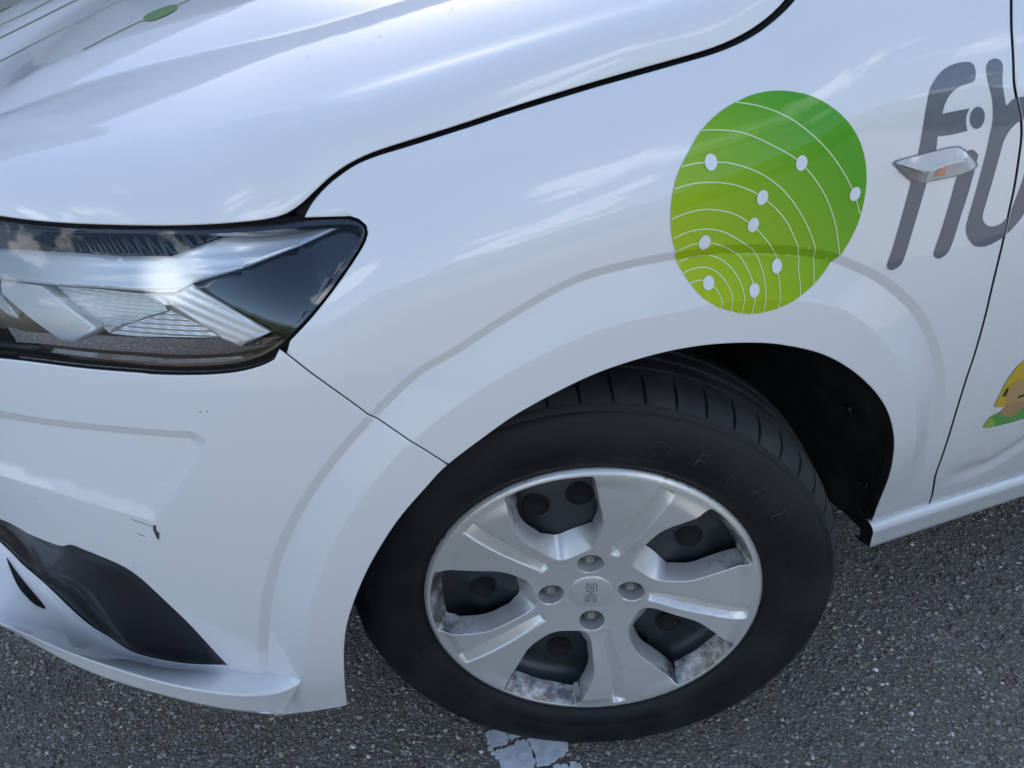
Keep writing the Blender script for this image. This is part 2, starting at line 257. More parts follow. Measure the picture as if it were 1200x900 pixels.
'ring1':[(0.0797,0.8786),(0.0967,0.8776),(0.1202,0.8731),(0.1456,0.8614),(0.1734,0.8446),(0.2002,0.8165),(0.2183,0.7861),(0.2299,0.7548),(0.2321,0.7473)],
'ring2':[(0.0569,0.8537),(0.0693,0.8547),(0.0845,0.8542),(0.1054,0.8509),(0.1326,0.84),(0.1588,0.8211),(0.1817,0.7951),(0.1964,0.7719),(0.2038,0.7545),(0.2053,0.7401),(0.2052,0.7239)],
'ring3':[(0.0478,0.8373),(0.0655,0.8394),(0.0868,0.838),(0.1104,0.8322),(0.1357,0.819),(0.162,0.7961),(0.1775,0.7728),(0.184,0.762),(0.1879,0.7505),(0.1868,0.7434),(0.1883,0.7284),(0.1883,0.7159)],
'ring4':[(0.0442,0.813),(0.0608,0.8164),(0.0806,0.8162),(0.1054,0.8091),(0.1278,0.7948),(0.1449,0.778),(0.1603,0.7608),(0.1613,0.7492),(0.1638,0.7329),(0.1641,0.7218),(0.1638,0.7082)],
'ring5':[(0.0458,0.7955),(0.0614,0.7994),(0.0796,0.799),(0.0986,0.7929),(0.1188,0.7804),(0.1363,0.7671),(0.1449,0.7473),(0.147,0.7288),(0.1467,0.7077)],
'ring6':[(0.049,0.7826),(0.0622,0.7865),(0.0785,0.787),(0.0955,0.7814),(0.1172,0.7682),(0.1291,0.7501),(0.1345,0.7311),(0.1331,0.7094)],
'ring7':[(0.0554,0.7709),(0.0701,0.7736),(0.0849,0.7724),(0.1015,0.7646),(0.1155,0.7489),(0.1226,0.7297),(0.1213,0.7123)],
'ring8':[(0.0593,0.7607),(0.0715,0.7628),(0.0861,0.7607),(0.1002,0.7498),(0.1088,0.734),(0.1091,0.7257),(0.1091,0.7164)],
'ring9':[(0.0653,0.751),(0.0768,0.7515),(0.0849,0.7475),(0.0939,0.7385),(0.0981,0.7278),(0.0974,0.7221)],
'arch_end':[(0.4573,0.2739),(0.4709,0.2417),(0.4865,0.1974)],
'chip':[(-0.4235,0.5639),(-0.4214,0.5642),(-0.4229,0.5563),(-0.421,0.5532),(-0.4239,0.5439),(-0.4251,0.547),(-0.425,0.5528),(-0.4253,0.5579)],
'scr0':[(-0.4417,0.5708),(-0.4357,0.5679),(-0.429,0.5647),(-0.4244,0.5622)],
'scr1':[(-0.4411,0.5527),(-0.4383,0.5503),(-0.4351,0.5485)],
'nick':[(-0.3538,0.692),(-0.3485,0.6923),(-0.5308,0.5832),(-0.4588,0.5023),(-0.3167,0.6722)],
'led':[(-0.3702,0.808),(-0.3602,0.8106),(-0.3542,0.8078),(-0.3528,0.8022),(-0.358,0.7966),(-0.3679,0.7946),(-0.3738,0.7983),(-0.3747,0.8032)],
'h_upper':[(-0.5431,0.8216),(-0.5161,0.8345),(-0.4804,0.8495),(-0.3995,0.8516),(-0.3101,0.8569),(-0.2889,0.8604),(-0.2659,0.8602),(-0.2799,0.8531),(-0.3416,0.8339),(-0.3735,0.8237),(-0.378,0.8243),(-0.4212,0.8245),(-0.475,0.8253)],
'h_bar':[(-0.5272,0.8193),(-0.4948,0.8219),(-0.4416,0.8237),(-0.3969,0.8228),(-0.3609,0.8229),(-0.3556,0.8225),(-0.3222,0.8325),(-0.2892,0.8407),(-0.2708,0.8456),(-0.254,0.8455),(-0.2408,0.8443),(-0.2266,0.8446),(-0.223,0.8419),(-0.2227,0.8388),(-0.2546,0.8248),(-0.2977,0.8114),(-0.344,0.8003),(-0.3406,0.7944),(-0.3584,0.7921),(-0.3825,0.7939),(-0.4174,0.7962),(-0.4591,0.7961),(-0.4871,0.7964),(-0.5314,0.7944)],
'h_arm':[(-0.3431,0.8005),(-0.3388,0.7954),(-0.2895,0.7551),(-0.3175,0.7428),(-0.3305,0.7508),(-0.3637,0.7822),(-0.3691,0.7823),(-0.3842,0.7934),(-0.3571,0.7938)],
'h_panel':[(-0.3395,0.8012),(-0.2973,0.8103),(-0.2536,0.8218),(-0.2208,0.8358),(-0.2086,0.8292),(-0.2108,0.8223),(-0.2225,0.811),(-0.2365,0.7971),(-0.2535,0.7736),(-0.2763,0.7506),(-0.2954,0.746),(-0.3136,0.7458),(-0.2878,0.7571),(-0.3352,0.7963)],
'h_slab':[(-0.5381,0.7927),(-0.4889,0.7934),(-0.441,0.7575),(-0.4682,0.7411),(-0.4802,0.7414),(-0.5409,0.7798)],
'h_rib':[(-0.4832,0.7934),(-0.4359,0.7933),(-0.3971,0.7896),(-0.3831,0.7775),(-0.3811,0.7723),(-0.402,0.7666),(-0.4177,0.7588),(-0.4391,0.7495)],
'h_rib2':[(-0.4352,0.7504),(-0.4141,0.7603),(-0.3754,0.7734),(-0.3504,0.7553),(-0.3344,0.7491),(-0.3101,0.7423),(-0.3525,0.745),(-0.4108,0.7479)],
'h_rib0':[(-0.5732,0.7761),(-0.5577,0.7754),(-0.537,0.7548),(-0.5479,0.7566),(-0.5609,0.7622),(-0.5747,0.7691)],
'railE':[(-0.6849,0.85,0.8374),(-0.6839,0.8635,0.8374),(-0.6836,0.8636,0.8379),(-0.6832,0.816,0.8384),(-0.6819,0.7238,0.8388),(-0.6778,0.6296,0.8393),(-0.6687,0.533,0.8398),(-0.6517,0.4351,0.8403),(-0.624,0.3383,0.8408),(-0.583,0.2467,0.8413),(-0.5431,0.185,0.8416),(-0.5149,0.1528,0.844),(-0.4924,0.1301,0.8449),(-0.4802,0.1186,0.8449),(-0.4702,0.1097,0.8449),(-0.4577,0.0994,0.8449),(-0.4421,0.0876,0.8451),(-0.4192,0.0723,0.8454),(-0.3955,0.0581,0.8456),(-0.3758,0.0476,0.8455),(-0.3571,0.0386,0.8455),(-0.3379,0.0337,0.8446),(-0.3195,0.0338,0.8426),(-0.3023,0.0359,0.8405),(-0.2869,0.0384,0.8389),(-0.2744,0.0391,0.8383),(-0.2639,0.0373,0.8386),(-0.2557,0.0394,0.8447),(-0.2504,0.0414,0.8502),(-0.2443,0.0423,0.8555),(-0.2368,0.0428,0.8613),(-0.2261,0.042,0.8683),(-0.2129,0.0401,0.8756),(-0.2009,0.038,0.8803),(-0.1881,0.0357,0.8839),(-0.1735,0.0329,0.8871),(-0.153,0.03,0.8915),(-0.1294,0.0283,0.8961),(-0.105,0.0273,0.9009),(-0.0881,0.027,0.9045),(-0.053,0.0262,0.911),(0.0026,0.0258,0.9203),(0.0608,0.0269,0.9287),(0.1002,0.0272,0.9344),(0.1184,0.027,0.9377),(0.1385,0.0278,0.9426),(0.1567,0.0296,0.9487),(0.1734,0.0323,0.9562),(0.19,0.0353,0.9658),(0.2041,0.0396,0.9765),(0.2164,0.0462,0.988),(0.2277,0.0557,1.0003),(0.33,0.1,1.025),(0.45,0.155,1.05),(0.62,0.24,1.075)],
'railA':[(-0.628,0.85,0.918),(-0.62,0.65,0.914),(-0.6,0.45,0.903),(-0.578,0.34,0.892),(-0.5428,0.2584,0.8833),(-0.4935,0.2019,0.89),(-0.4382,0.1571,0.8971),(-0.3851,0.1254,0.9029),(-0.3397,0.1056,0.9066),(-0.3041,0.0947,0.9087),(-0.2764,0.0895,0.9104),(-0.2511,0.0866,0.9132),(-0.2209,0.0835,0.9185),(-0.1781,0.0788,0.9272),(-0.1177,0.0727,0.9396),(-0.0411,0.0667,0.9545),(0.0395,0.0636,0.9691),(0.0961,0.0676,0.9781),(0.2,0.074,1.003),(0.4,0.12,1.045),(0.62,0.22,1.09)],
'railC':[(-0.622,0.85,0.921),(-0.614,0.65,0.917),(-0.596,0.47,0.907),(-0.575,0.36,0.895),(-0.5519,0.2895,0.8823),(-0.4938,0.2653,0.9014),(-0.4299,0.2426,0.919),(-0.3729,0.225,0.932),(-0.3191,0.2119,0.9419),(-0.2584,0.2004,0.952),(-0.1849,0.1879,0.9648),(-0.1064,0.1744,0.9792),(-0.0547,0.1652,0.9877),(0.08,0.15,1.006),(0.3,0.165,1.04),(0.62,0.25,1.095)],
'railD':[(-0.606,0.85,0.932),(-0.598,0.66,0.927),(-0.582,0.5,0.916),(-0.5645,0.3652,0.8943),(-0.5015,0.3344,0.9136),(-0.4625,0.3153,0.9295),(-0.4157,0.3,0.9452),(-0.3487,0.2851,0.9617),(-0.2692,0.2718,0.9779),(-0.2048,0.2661,0.9902),(0.0,0.255,1.012),(0.3,0.26,1.052),(0.62,0.29,1.1)],
'railM':[(-0.598,0.85,0.938),(-0.5,0.85,0.966),(-0.35,0.85,0.993),(-0.15,0.85,1.018),(0.1,0.85,1.045),(0.3,0.85,1.068),(0.46,0.85,1.09)],
'hd_dot':[(0.5105,3.0985),(0.5137,3.1205),(0.5224,3.1385),(0.5306,3.1352),(0.5343,3.1177),(0.5348,3.0863),(0.5299,3.0601),(0.5217,3.0464),(0.5153,3.0581)],
'hd_dot2':[(0.006,3.5619),(0.0722,3.5815),(0.1164,3.6562),(0.1365,3.6811),(0.1323,3.5765),(0.1289,3.4069),(0.061,3.2327)],
'hd_l0':[(0.4758,2.9718),(0.4871,3.0151),(0.5021,3.0568),(0.5118,3.0762)],
'hd_l0b':[(0.5345,3.1225),(0.5433,3.1401),(0.5609,3.1831)],
'hd_l1':[(0.3579,3.1347),(0.3677,3.213),(0.3866,3.2983),(0.4106,3.3403),(0.4435,3.3557),(0.4689,3.3888),(0.4926,3.4245)],
'hd_l2':[(0.3044,3.1374),(0.3178,3.2481),(0.3319,3.4102),(0.3422,3.5758),(0.3453,3.6456),(0.3523,3.7614)],
'hd_l3':[(0.2286,3.1377),(0.2628,3.279),(0.2829,3.4276),(0.2827,3.584),(0.2719,3.7596)],
}
FLAKES=[[(-0.1298,0.0851),(-0.1109,0.0847),(-0.1077,0.0808),(-0.0992,0.074),(-0.1012,0.0659),(-0.0998,0.0623),(-0.1033,0.0578),(-0.1141,0.0549),(-0.1272,0.0581),(-0.1314,0.0669)],[(-0.0984,0.0737),(-0.0851,0.0654),(-0.0785,0.0612),(-0.087,0.0603),(-0.0978,0.0605),(-0.0989,0.0649)],[(-0.1311,0.0495),(-0.1226,0.0509),(-0.0959,0.051),(-0.0893,0.0543),(-0.0792,0.0522),(-0.0768,0.0445),(-0.0752,0.0323),(-0.0761,0.0166),(-0.0804,0.0081),(-0.0929,-0.0016),(-0.1291,0.0126),(-0.1246,0.0328)],[(-0.0751,0.0487),(-0.0676,0.0542),(-0.0523,0.0466),(-0.0361,0.0372),(-0.0207,0.0282),(-0.0265,0.0131),(-0.0399,0.0071),(-0.0556,0.0039),(-0.0694,0.0047),(-0.0788,0.0075),(-0.0732,0.0239),(-0.0741,0.0376)],[(-0.0545,-0.0021),(-0.0486,-0.0007),(-0.0353,-0.0069),(-0.0425,-0.0213),(-0.0628,-0.0134)],[(-0.0301,-0.0052),(-0.0229,-0.0071),(-0.0174,-0.0148),(-0.0222,-0.0293),(-0.0395,-0.0225)],[(-0.1323,0.0615),(-0.1287,0.0591),(-0.1289,0.0534),(-0.133,0.0541)]]
# ---------------------------------------------------------------- materials
def mat(name,color=(.8,.8,.8),rough=.5,metal=0.,coat=0.,coat_rough=.03,spec=.5,emit=None):
    m=bpy.data.materials.new(name); m.use_nodes=True; b=m.node_tree.nodes['Principled BSDF']
    b.inputs['Base Color'].default_value=(*color,1); b.inputs['Roughness'].default_value=rough; b.inputs['Metallic'].default_value=metal
    b.inputs['Coat Weight'].default_value=coat; b.inputs['Coat Roughness'].default_value=coat_rough; b.inputs['Specular IOR Level'].default_value=spec
    if emit: b.inputs['Emission Color'].default_value=(*emit[:3],1); b.inputs['Emission Strength'].default_value=emit[3]
    return m
def nodes(m): 
    t=m.node_tree; return t,t.nodes,t.links,t.nodes['Principled BSDF']
def noise_color(m,scale,c0,c1,lo=.35,hi=.65,detail=6,rough_rng=None,coord='Object',dist=0):
    t,n,l,b=nodes(m); tc=n.new('ShaderNodeTexCoord'); no=n.new('ShaderNodeTexNoise'); no.inputs['Scale'].default_value=scale; no.inputs['Detail'].default_value=detail; no.inputs['Distortion'].default_value=dist
    l.new(tc.outputs[coord],no.inputs['Vector']); r=n.new('ShaderNodeValToRGB'); r.color_ramp.elements[0].position=lo; r.color_ramp.elements[1].position=hi
    r.color_ramp.elements[0].color=(*c0,1); r.color_ramp.elements[1].color=(*c1,1); l.new(no.outputs['Fac'],r.inputs[0]); l.new(r.outputs[0],b.inputs['Base Color'])
    if rough_rng:
        q=n.new('ShaderNodeMapRange'); q.inputs[1].default_value=lo; q.inputs[2].default_value=hi; q.inputs[3].default_value=rough_rng[0]; q.inputs[4].default_value=rough_rng[1]
        l.new(no.outputs['Fac'],q.inputs[0]); l.new(q.outputs[0],b.inputs['Roughness'])
    return no
def bump(m,scale,strength,dist=.001,detail=4,coord='Object',to_coat=False):
    t,n,l,b=nodes(m); tc=n.new('ShaderNodeTexCoord'); no=n.new('ShaderNodeTexNoise'); no.inputs['Scale'].default_value=scale; no.inputs['Detail'].default_value=detail
    l.new(tc.outputs[coord],no.inputs['Vector']); bp=n.new('ShaderNodeBump'); bp.inputs['Strength'].default_value=strength; bp.inputs['Distance'].default_value=dist
    l.new(no.outputs['Fac'],bp.inputs['Height']); l.new(bp.outputs[0],b.inputs['Normal'])
    if to_coat: l.new(bp.outputs[0],b.inputs['Coat Normal'])
paint=mat('white_paint',(.78,.785,.79),.38,0,1.0,.015)
bump(paint,90,.012,.004,1,to_coat=True)
t_,n_,l_,b_=nodes(paint)      # a thin film of dust
tc_=n_.new('ShaderNodeTexCoord'); no_=n_.new('ShaderNodeTexNoise'); no_.inputs['Scale'].default_value=14; no_.inputs['Detail'].default_value=8; l_.new(tc_.outputs['Object'],no_.inputs['Vector'])
rr_=n_.new('ShaderNodeMapRange'); rr_.inputs[1].default_value=.35; rr_.inputs[2].default_value=.75; rr_.inputs[3].default_value=.012; rr_.inputs[4].default_value=.06
l_.new(no_.outputs['Fac'],rr_.inputs[0]); l_.new(rr_.outputs[0],b_.inputs['Coat Roughness'])
black=mat('black_plastic',(.013,.013,.014),.26); bump(black,700,.25,.0006)
liner_m=mat('black_liner',(.010,.010,.011),.6); noise_color(liner_m,22,(.009,.009,.010),(.042,.040,.037),.45,.75)
void=mat('dark_void',(.004,.004,.004),.8)
gloss_black=mat('gloss_black',(.006,.006,.008),.06,0,1,.01)
rubber=mat('tyre_rubber',(.008,.008,.009),.62,spec=.35); noise_color(rubber,16,(.0070,.0074,.009),(.019,.018,.0175),.42,.72,8,(.55,.75)); bump(rubber,420,.25,.0008)
tread_m=rubber
cover_m=mat('silver_cover_paint',(.6,.6,.6),.32,.5,.3,.10)
steel_m=mat('dark_steel',(.040,.048,.052),.38,.2)
bolt_m=mat('bolt_steel',(.20,.19,.18),.4,.7)
chrome=mat('chrome_reflector',(.86,.87,.88),.10,1.)
satin=mat('white_light_guide',(.92,.93,.93),.26,.25,1,.02)
clear_grey=mat('grey_housing',(.13,.12,.105),.4,.0,.25,.2)
ribchrome=mat('ribbed_reflector',(.90,.90,.87),.2,.45)
amber=mat('amber_bulb',(.62,.30,.17),.35)
rep_white=mat('repeater_body',(.66,.60,.54),.25,.2,1,.02)
grey_vinyl=mat('grey_vinyl',(.118,.135,.170),.42,0,.9,.02)
white_vinyl=mat('white_vinyl',(.74,.78,.80),.4,0,.8,.02)
pale_line=mat('pale_line_vinyl',(.66,.80,.45),.4,0,.8,.02)
green_line=mat('green_vinyl',(.075,.235,.035),.45,0,.5,.02)
yellow_v=mat('yellow_vinyl',(.62,.42,.015),.42,0,.8,.02); skin_v=mat('tan_vinyl',(.50,.32,.13),.42,0,.8,.02); skin2_v=mat('brown_tan_vinyl',(.46,.26,.12),.42,0,.8,.02)
shirt_v=mat('green_shirt_vinyl',(.10,.36,.055),.42,0,.8,.02); sleeve_v=mat('lime_vinyl',(.33,.48,.05),.42,0,.8,.02); dark_v=mat('dark_brown_vinyl',(.025,.018,.012),.5)
chip_m=mat('chipped_dark',(.05,.05,.055),.7)
speck_m=mat('dust_speck',(.72,.70,.64),.6)
# printed gradient of the round decal (lime low left to green high right)
grad=mat('green_gradient_vinyl',(.2,.4,.02),.5,0,.5,.02,spec=.25)
t,n,l,b=nodes(grad); tc=n.new('ShaderNodeTexCoord'); dp=n.new('ShaderNodeVectorMath'); dp.operation='DOT_PRODUCT'; dp.inputs[1].default_value=(2.6,0,2.6)
l.new(tc.outputs['Object'],dp.inputs[0]); mr=n.new('ShaderNodeMapRange'); mr.inputs[1].default_value=2.6*(.075+.725); mr.inputs[2].default_value=2.6*(.205+.862)
l.new(dp.outputs['Value'],mr.inputs[0]); rp=n.new('ShaderNodeValToRGB'); rp.color_ramp.elements[0].color=(.44,.55,.004,1); rp.color_ramp.elements[1].color=(.075,.36,.006,1)
rp.color_ramp.elements.new(.5).color=(.25,.46,.004,1); l.new(mr.outputs[0],rp.inputs[0]); l.new(rp.outputs[0],b.inputs['Base Color'])
# clear cover: fresnel mix of mirror and see-through
def clear(name,tint=(.97,.98,1),ior=1.5):
    m=bpy.data.materials.new(name); m.use_nodes=True; t=m.node_tree; n=t.nodes; l=t.links; n.clear()
    o=n.new('ShaderNodeOutputMaterial'); mx=n.new('ShaderNodeMixShader'); f=n.new('ShaderNodeFresnel'); f.inputs['IOR'].default_value=ior
    tr=n.new('ShaderNodeBsdfTransparent'); tr.inputs[0].default_value=(*tint,1); g=n.new('ShaderNodeBsdfGlossy'); g.inputs['Roughness'].default_value=.01
    l.new(f.outputs[0],mx.inputs[0]); l.new(tr.outputs[0],mx.inputs[1]); l.new(g.outputs[0],mx.inputs[2]); l.new(mx.outputs[0],o.inputs['Surface']); return m
lens_m=clear('clear_lens')
seam_m=mat('seam_shadow_black',(.012,.012,.013),.7)
# dirt on the wheel cover
t,n,l,b=nodes(cover_m); tc=n.new('ShaderNodeTexCoord'); no=n.new('ShaderNodeTexNoise'); no.inputs['Scale'].default_value=30; no.inputs['Detail'].default_value=9; no.inputs['Roughness'].default_value=.7
l.new(tc.outputs['Object'],no.inputs['Vector']); rp=n.new('ShaderNodeValToRGB'); rp.color_ramp.elements[0].position=.60; rp.color_ramp.elements[1].position=.76
rp.color_ramp.elements[0].color=(.72,.70,.67,1); rp.color_ramp.elements[1].color=(.56,.53,.50,1); l.new(no.outputs['Fac'],rp.inputs[0]); l.new(rp.outputs[0],b.inputs['Base Color'])
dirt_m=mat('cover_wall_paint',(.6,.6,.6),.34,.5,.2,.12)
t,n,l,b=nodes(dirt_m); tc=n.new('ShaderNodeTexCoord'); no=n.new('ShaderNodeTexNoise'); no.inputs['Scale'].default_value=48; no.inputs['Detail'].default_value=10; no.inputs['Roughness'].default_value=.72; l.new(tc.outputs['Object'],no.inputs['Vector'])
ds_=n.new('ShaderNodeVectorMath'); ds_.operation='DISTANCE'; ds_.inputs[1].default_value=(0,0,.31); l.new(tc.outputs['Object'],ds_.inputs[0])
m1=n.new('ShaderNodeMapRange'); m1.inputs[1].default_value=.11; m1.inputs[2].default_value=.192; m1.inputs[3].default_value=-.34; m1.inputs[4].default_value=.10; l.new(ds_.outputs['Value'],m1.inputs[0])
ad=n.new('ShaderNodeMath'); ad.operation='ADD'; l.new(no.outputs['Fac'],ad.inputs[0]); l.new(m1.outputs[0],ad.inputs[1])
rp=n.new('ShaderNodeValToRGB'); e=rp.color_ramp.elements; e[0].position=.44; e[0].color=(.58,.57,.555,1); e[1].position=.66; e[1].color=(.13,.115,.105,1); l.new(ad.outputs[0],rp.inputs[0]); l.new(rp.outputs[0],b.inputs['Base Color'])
# ---------------------------------------------------------------- object helpers
def link(name,me,parent=None,m=None,**props):
    o=bpy.data.objects.new(name,me); col.objects.link(o)
    if parent is not None:
        o.parent=parent
        if parent.type=='EMPTY': o.location=-parent.location     # meshes are laid out in world metres
    if m is not None and me is not None: me.materials.append(m)
    for k,v in props.items(): o[k]=v
    return o
def mesh(name,V,Fc,N=None,smooth=True):
    me=bpy.data.meshes.new(name); me.from_pydata([tuple(map(float,v)) for v in V],[],[tuple(int(i) for i in f) for f in Fc]); me.update()
    if smooth: me.polygons.foreach_set('use_smooth',np.ones(len(me.polygons),bool))
    if N is not None: me.normals_split_custom_set_from_vertices([tuple(map(float,q)) for q in N])
    return me
def thing(name,label,cat,loc=(0,0,0),group=None):
    o=bpy.data.objects.new(name,None); col.objects.link(o); o.location=loc; o['label']=label; o['category']=cat
    o.empty_display_size=.1
    if group: o['group']=group
    return o
def area(P): x,y=P[:,0],P[:,1]; return .5*np.sum(x*np.roll(y,-1)-np.roll(x,-1)*y)
def dedupe(P,eps=2e-4):
    P=np.asarray(P,float); k=[0]
    for i in range(1,len(P)):
        if np.linalg.norm(P[i]-P[k[-1]])>eps: k.append(i)
    if np.linalg.norm(P[k[-1]]-P[0])<eps: k.pop()
    return P[k]
def panel(name,poly,fun,m,parent=None,h=.008,holes=(),feats=(),rf=.0014,skirt=.016,slope=0.,hole_skirt=None,hole_mat=None,edge_dark=False,cut=None,flip=False,**props):
    """A skin patch bounded by poly in the two parameters of fun: rounded edge, turned-in flange, analytic normals."""
    loops=[]
    for k,q in enumerate([poly]+list(holes)):
        q=dedupe(q); a=area(q)
        if (k==0 and a<0) or (k>0 and a>0): q=q[::-1]
        loops.append(q)
    pts=[];edges=[];nb=0
    tang=[]
    for q in loops:
        n_=len(q); edges+=[(nb+i,nb+(i+1)%n_) for i in range(n_)]; pts.append(q); nb+=n_
        d=np.roll(q,-1,0)-np.roll(q,1,0); d/=np.linalg.norm(d,axis=1,keepdims=True)+1e-12; tang.append(np.stack([d[:,1],-d[:,0]],1))   # out of the material
    B=np.vstack(pts); O=np.vstack(tang)
    def bd(P): 
        D=np.full(len(P),9.)
        for q in loops: D=np.minimum(D,seg_dist(P,q,True)[0])
        return D
    extra=[]
    if rf>0:
        for kf in (1.0,):
            ins=B-O*rf*kf; dd=bd(ins); extra.append(ins[dd>rf*kf*.8])
    lo=B.min(0); hi=B.max(0)
    gx=np.arange(lo[0],hi[0]+h,h); gy=np.arange(lo[1],hi[1]+h,h*.866)
    G=np.stack(np.meshgrid(gx,gy,indexing='ij'),-1); G[:,1::2,0]+=h/2; G=G.reshape(-1,2)
    G=G[inside(G,loops[0])]
    for q in loops[1:]: G=G[~inside(G,q)]
    if len(G): G=G[bd(G)>max(h*.45,rf*1.6)]
    if feats:
        Fp=np.vstack(feats); Fp=Fp[inside(Fp,loops[0])]
        for q in loops[1:]: Fp=Fp[~inside(Fp,q)]
        if len(Fp):
            Fp=Fp[bd(Fp)>rf*1.5+.0006]
            if len(G) and len(Fp):
                cell={}
                for p in Fp: cell.setdefault((int(p[0]//h),int(p[1]//h)),[]).append(p)
                keep=np.ones(len(G),bool)
                for i,p in enumerate(G):
                    a,b_=int(p[0]//h),int(p[1]//h)
                    for ii in (a-1,a,a+1):
                        for jj in (b_-1,b_,b_+1):
                            for q in cell.get((ii,jj),()):
                                if (p[0]-q[0])**2+(p[1]-q[1])**2<(h*.4)**2: keep[i]=False
                G=G[keep]
            extra.append(Fp)
    ce=[]; cutlines=[]
    P=np.vstack([B]+extra+[G])
    ov,oe,of,vo,eo,fo=delaunay_2d_cdt([Vector(p) for p in P],edges,[],0,1e-7)
    Q=np.array([tuple(v) for v in ov]); T=np.array([f for f in of if len(f)==3])
    cen=Q[T].mean(1); ok=inside(cen,loops[0])
    for q in loops[1:]: ok&=~inside(cen,q)
    if cut is not None: ok&=cut(cen)
    T=T[ok]
    ar=(Q[T[:,1],0]-Q[T[:,0],0])*(Q[T[:,2],1]-Q[T[:,0],1])-(Q[T[:,1],1]-Q[T[:,0],1])*(Q[T[:,2],0]-Q[T[:,0],0])
    T=np.where((ar<0)[:,None],T[:,::-1],T)
    V=fun(Q[:,0],Q[:,1]); N=nrm(fun,Q[:,0],Q[:,1],6e-4)
    b_of=np.full(len(Q),-1)
    for i,src in enumerate(vo):
        for s_ in src:
            if s_<len(B): b_of[i]=s_; break
    inv={int(b_of[i]):i for i in range(len(Q)) if b_of[i]>=0}
    V=list(V); N=list(N); faces=[tuple(t) for t in T]; mats=[0]*len(faces)
    if skirt>0:
        bi=[i for i in range(len(Q)) if b_of[i]>=0]
        Q2=Q[bi]+O[b_of[bi]]*4e-4; Tg=fun(Q2[:,0],Q2[:,1])-np.array([V[i] for i in bi]); Tg/=np.linalg.norm(Tg,axis=1,keepdims=True)+1e-12
        Tm=dict(zip(bi,Tg)); N0={i:N[i].copy() for i in bi}; ring={}
        for i in bi:
            n0=N0[i]; V[i]=V[i]-n0*rf*.7; N[i]=n0*.72+Tm[i]*.69
        st=0
        for k,q in enumerate(loops):
            n_=len(q); ids=[inv.get(st+j) for j in range(n_)]
            sk=skirt if (k==0 or hole_skirt is None) else hole_skirt
            if not sk: st+=n_; continue
            sharp=rf==0
            for j in ids:
                if j is None or j in ring: continue
                sl=slope(Q[j]) if callable(slope) else slope
                if sharp:
                    ring[j]=(len(V),len(V)+1)
                    wn=Tm[j]*sk+N0[j]*sl; wn/=np.linalg.norm(wn)
                    V.append(V[j].copy()); N.append(wn); V.append(V[j]-N0[j]*sk+Tm[j]*sl); N.append(wn)
                    N[j]=N0[j]
                else:
                    if isinstance(sl,np.ndarray):
                        pq=Q[j]+sl; v2=fun(pq[None,0],pq[None,1])[0]-N0[j]*sk; wn_=np.cross(Tm[j],N0[j]); wn_=np.cross(wn_,v2-V[j]); wn_/=np.linalg.norm(wn_)+1e-12
                        if np.dot(wn_,Tm[j])<0: wn_=-wn_
                        ring[j]=(len(V)+1,len(V)); V.append(v2); N.append(wn_); V.append(V[j].copy()); N.append(wn_*.8+N0[j]*.2)
                    else:
                        ring[j]=(j,len(V)); V.append(V[j]-N0[j]*sk+Tm[j]*sl); N.append(Tm[j])
            for j in range(n_):
                a,b2=ids[j],ids[(j+1)%n_]
                if a is None or b2 is None: continue
                if cut is not None and not (cut(Q[a][None])[0] and cut(Q[b2][None])[0]): continue
                faces.append((ring[a][0],ring[a][1],ring[b2][1],ring[b2][0])); mats.append(1 if (hole_mat is not None and (k>0 or edge_dark)) else 0)
            st+=n_
    used=np.zeros(len(V),bool)
    for f in faces:
        for i in f: used[i]=True
    mp=np.cumsum(used)-1
    V=[v for v,u in zip(V,used) if u]; N=[q for q,u in zip(N,used) if u]; faces=[tuple(mp[i] for i in f) for f in faces]
    me=mesh(name,V,faces,N); o=link(name,me,parent,m,**props)
    if hole_mat is not None:
        me.materials.append(hole_mat); me.polygons.foreach_set('material_index',mats)
    return o
def strip(name,pts2,width,fun,m,parent=None,lift=.0006,**props):
    """a thin ribbon lying on a surface"""
    q=np.asarray(pts2,float); d=np.gradient(q,axis=0); d/=np.linalg.norm(d,axis=1,keepdims=True)+1e-12; s=np.stack([-d[:,1],d[:,0]],1)
    V=[];N=[]
    P=fun(q[:,0],q[:,1]); n0=nrm(fun,q[:,0],q[:,1])
    t=np.gradient(P,axis=0); t/=np.linalg.norm(t,axis=1,keepdims=True)+1e-12; sd=np.cross(n0,t); sd/=np.linalg.norm(sd,axis=1,keepdims=True)
    for k in range(len(q)):
        for j in (-1,1): V.append(P[k]+n0[k]*lift+sd[k]*width*.5*j); N.append(n0[k])
    fc=[(2*k,2*k+2,2*k+3,2*k+1) for k in range(len(q)-1)]
    a,b_,c=np.array(V[fc[0][0]]),np.array(V[fc[0][1]]),np.array(V[fc[0][2]])
    if np.dot(np.cross(b_-a,c-a),N[0])<0: fc=[f[::-1] for f in fc]
    return link(name,mesh(name,V,fc,N),parent,m,**props)
# ---------------------------------------------------------------- feature curves
D={k:np.array(v) for k,v in DATA.items()}
for k in ('flare_out','flare_in','scoop_top','scoop_low','scoop_end','door_line'): CUR[k]=spl(D[k],n=6)
CUR['scoop']=D['scoop']
for k in ('flare_out','flare_in'): CUR[k]=down(CUR[k])
set_rails([D['railE'],D['railA'],D['railC'],D['railD'],D['railM']])
def lines_near(names,offs=(-.010,-.006,-.003,-.0012,0,.0012,.003,.006,.010),step=.006):
    o=[]
    for k in names:
        q=spl(D[k],step); d=np.gradient(q,axis=0); d/=np.linalg.norm(d,axis=1,keepdims=True); s=np.stack([-d[:,1],d[:,0]],1)
        for a in offs: o.append(q+s*a)
    return o
ST=.006
C_=lambda k:spl(D[k],ST)
car=thing('parked_car','white parked car with green round decal and silver wheel cover, seen at its front corner','car',(0.05,.8,0))
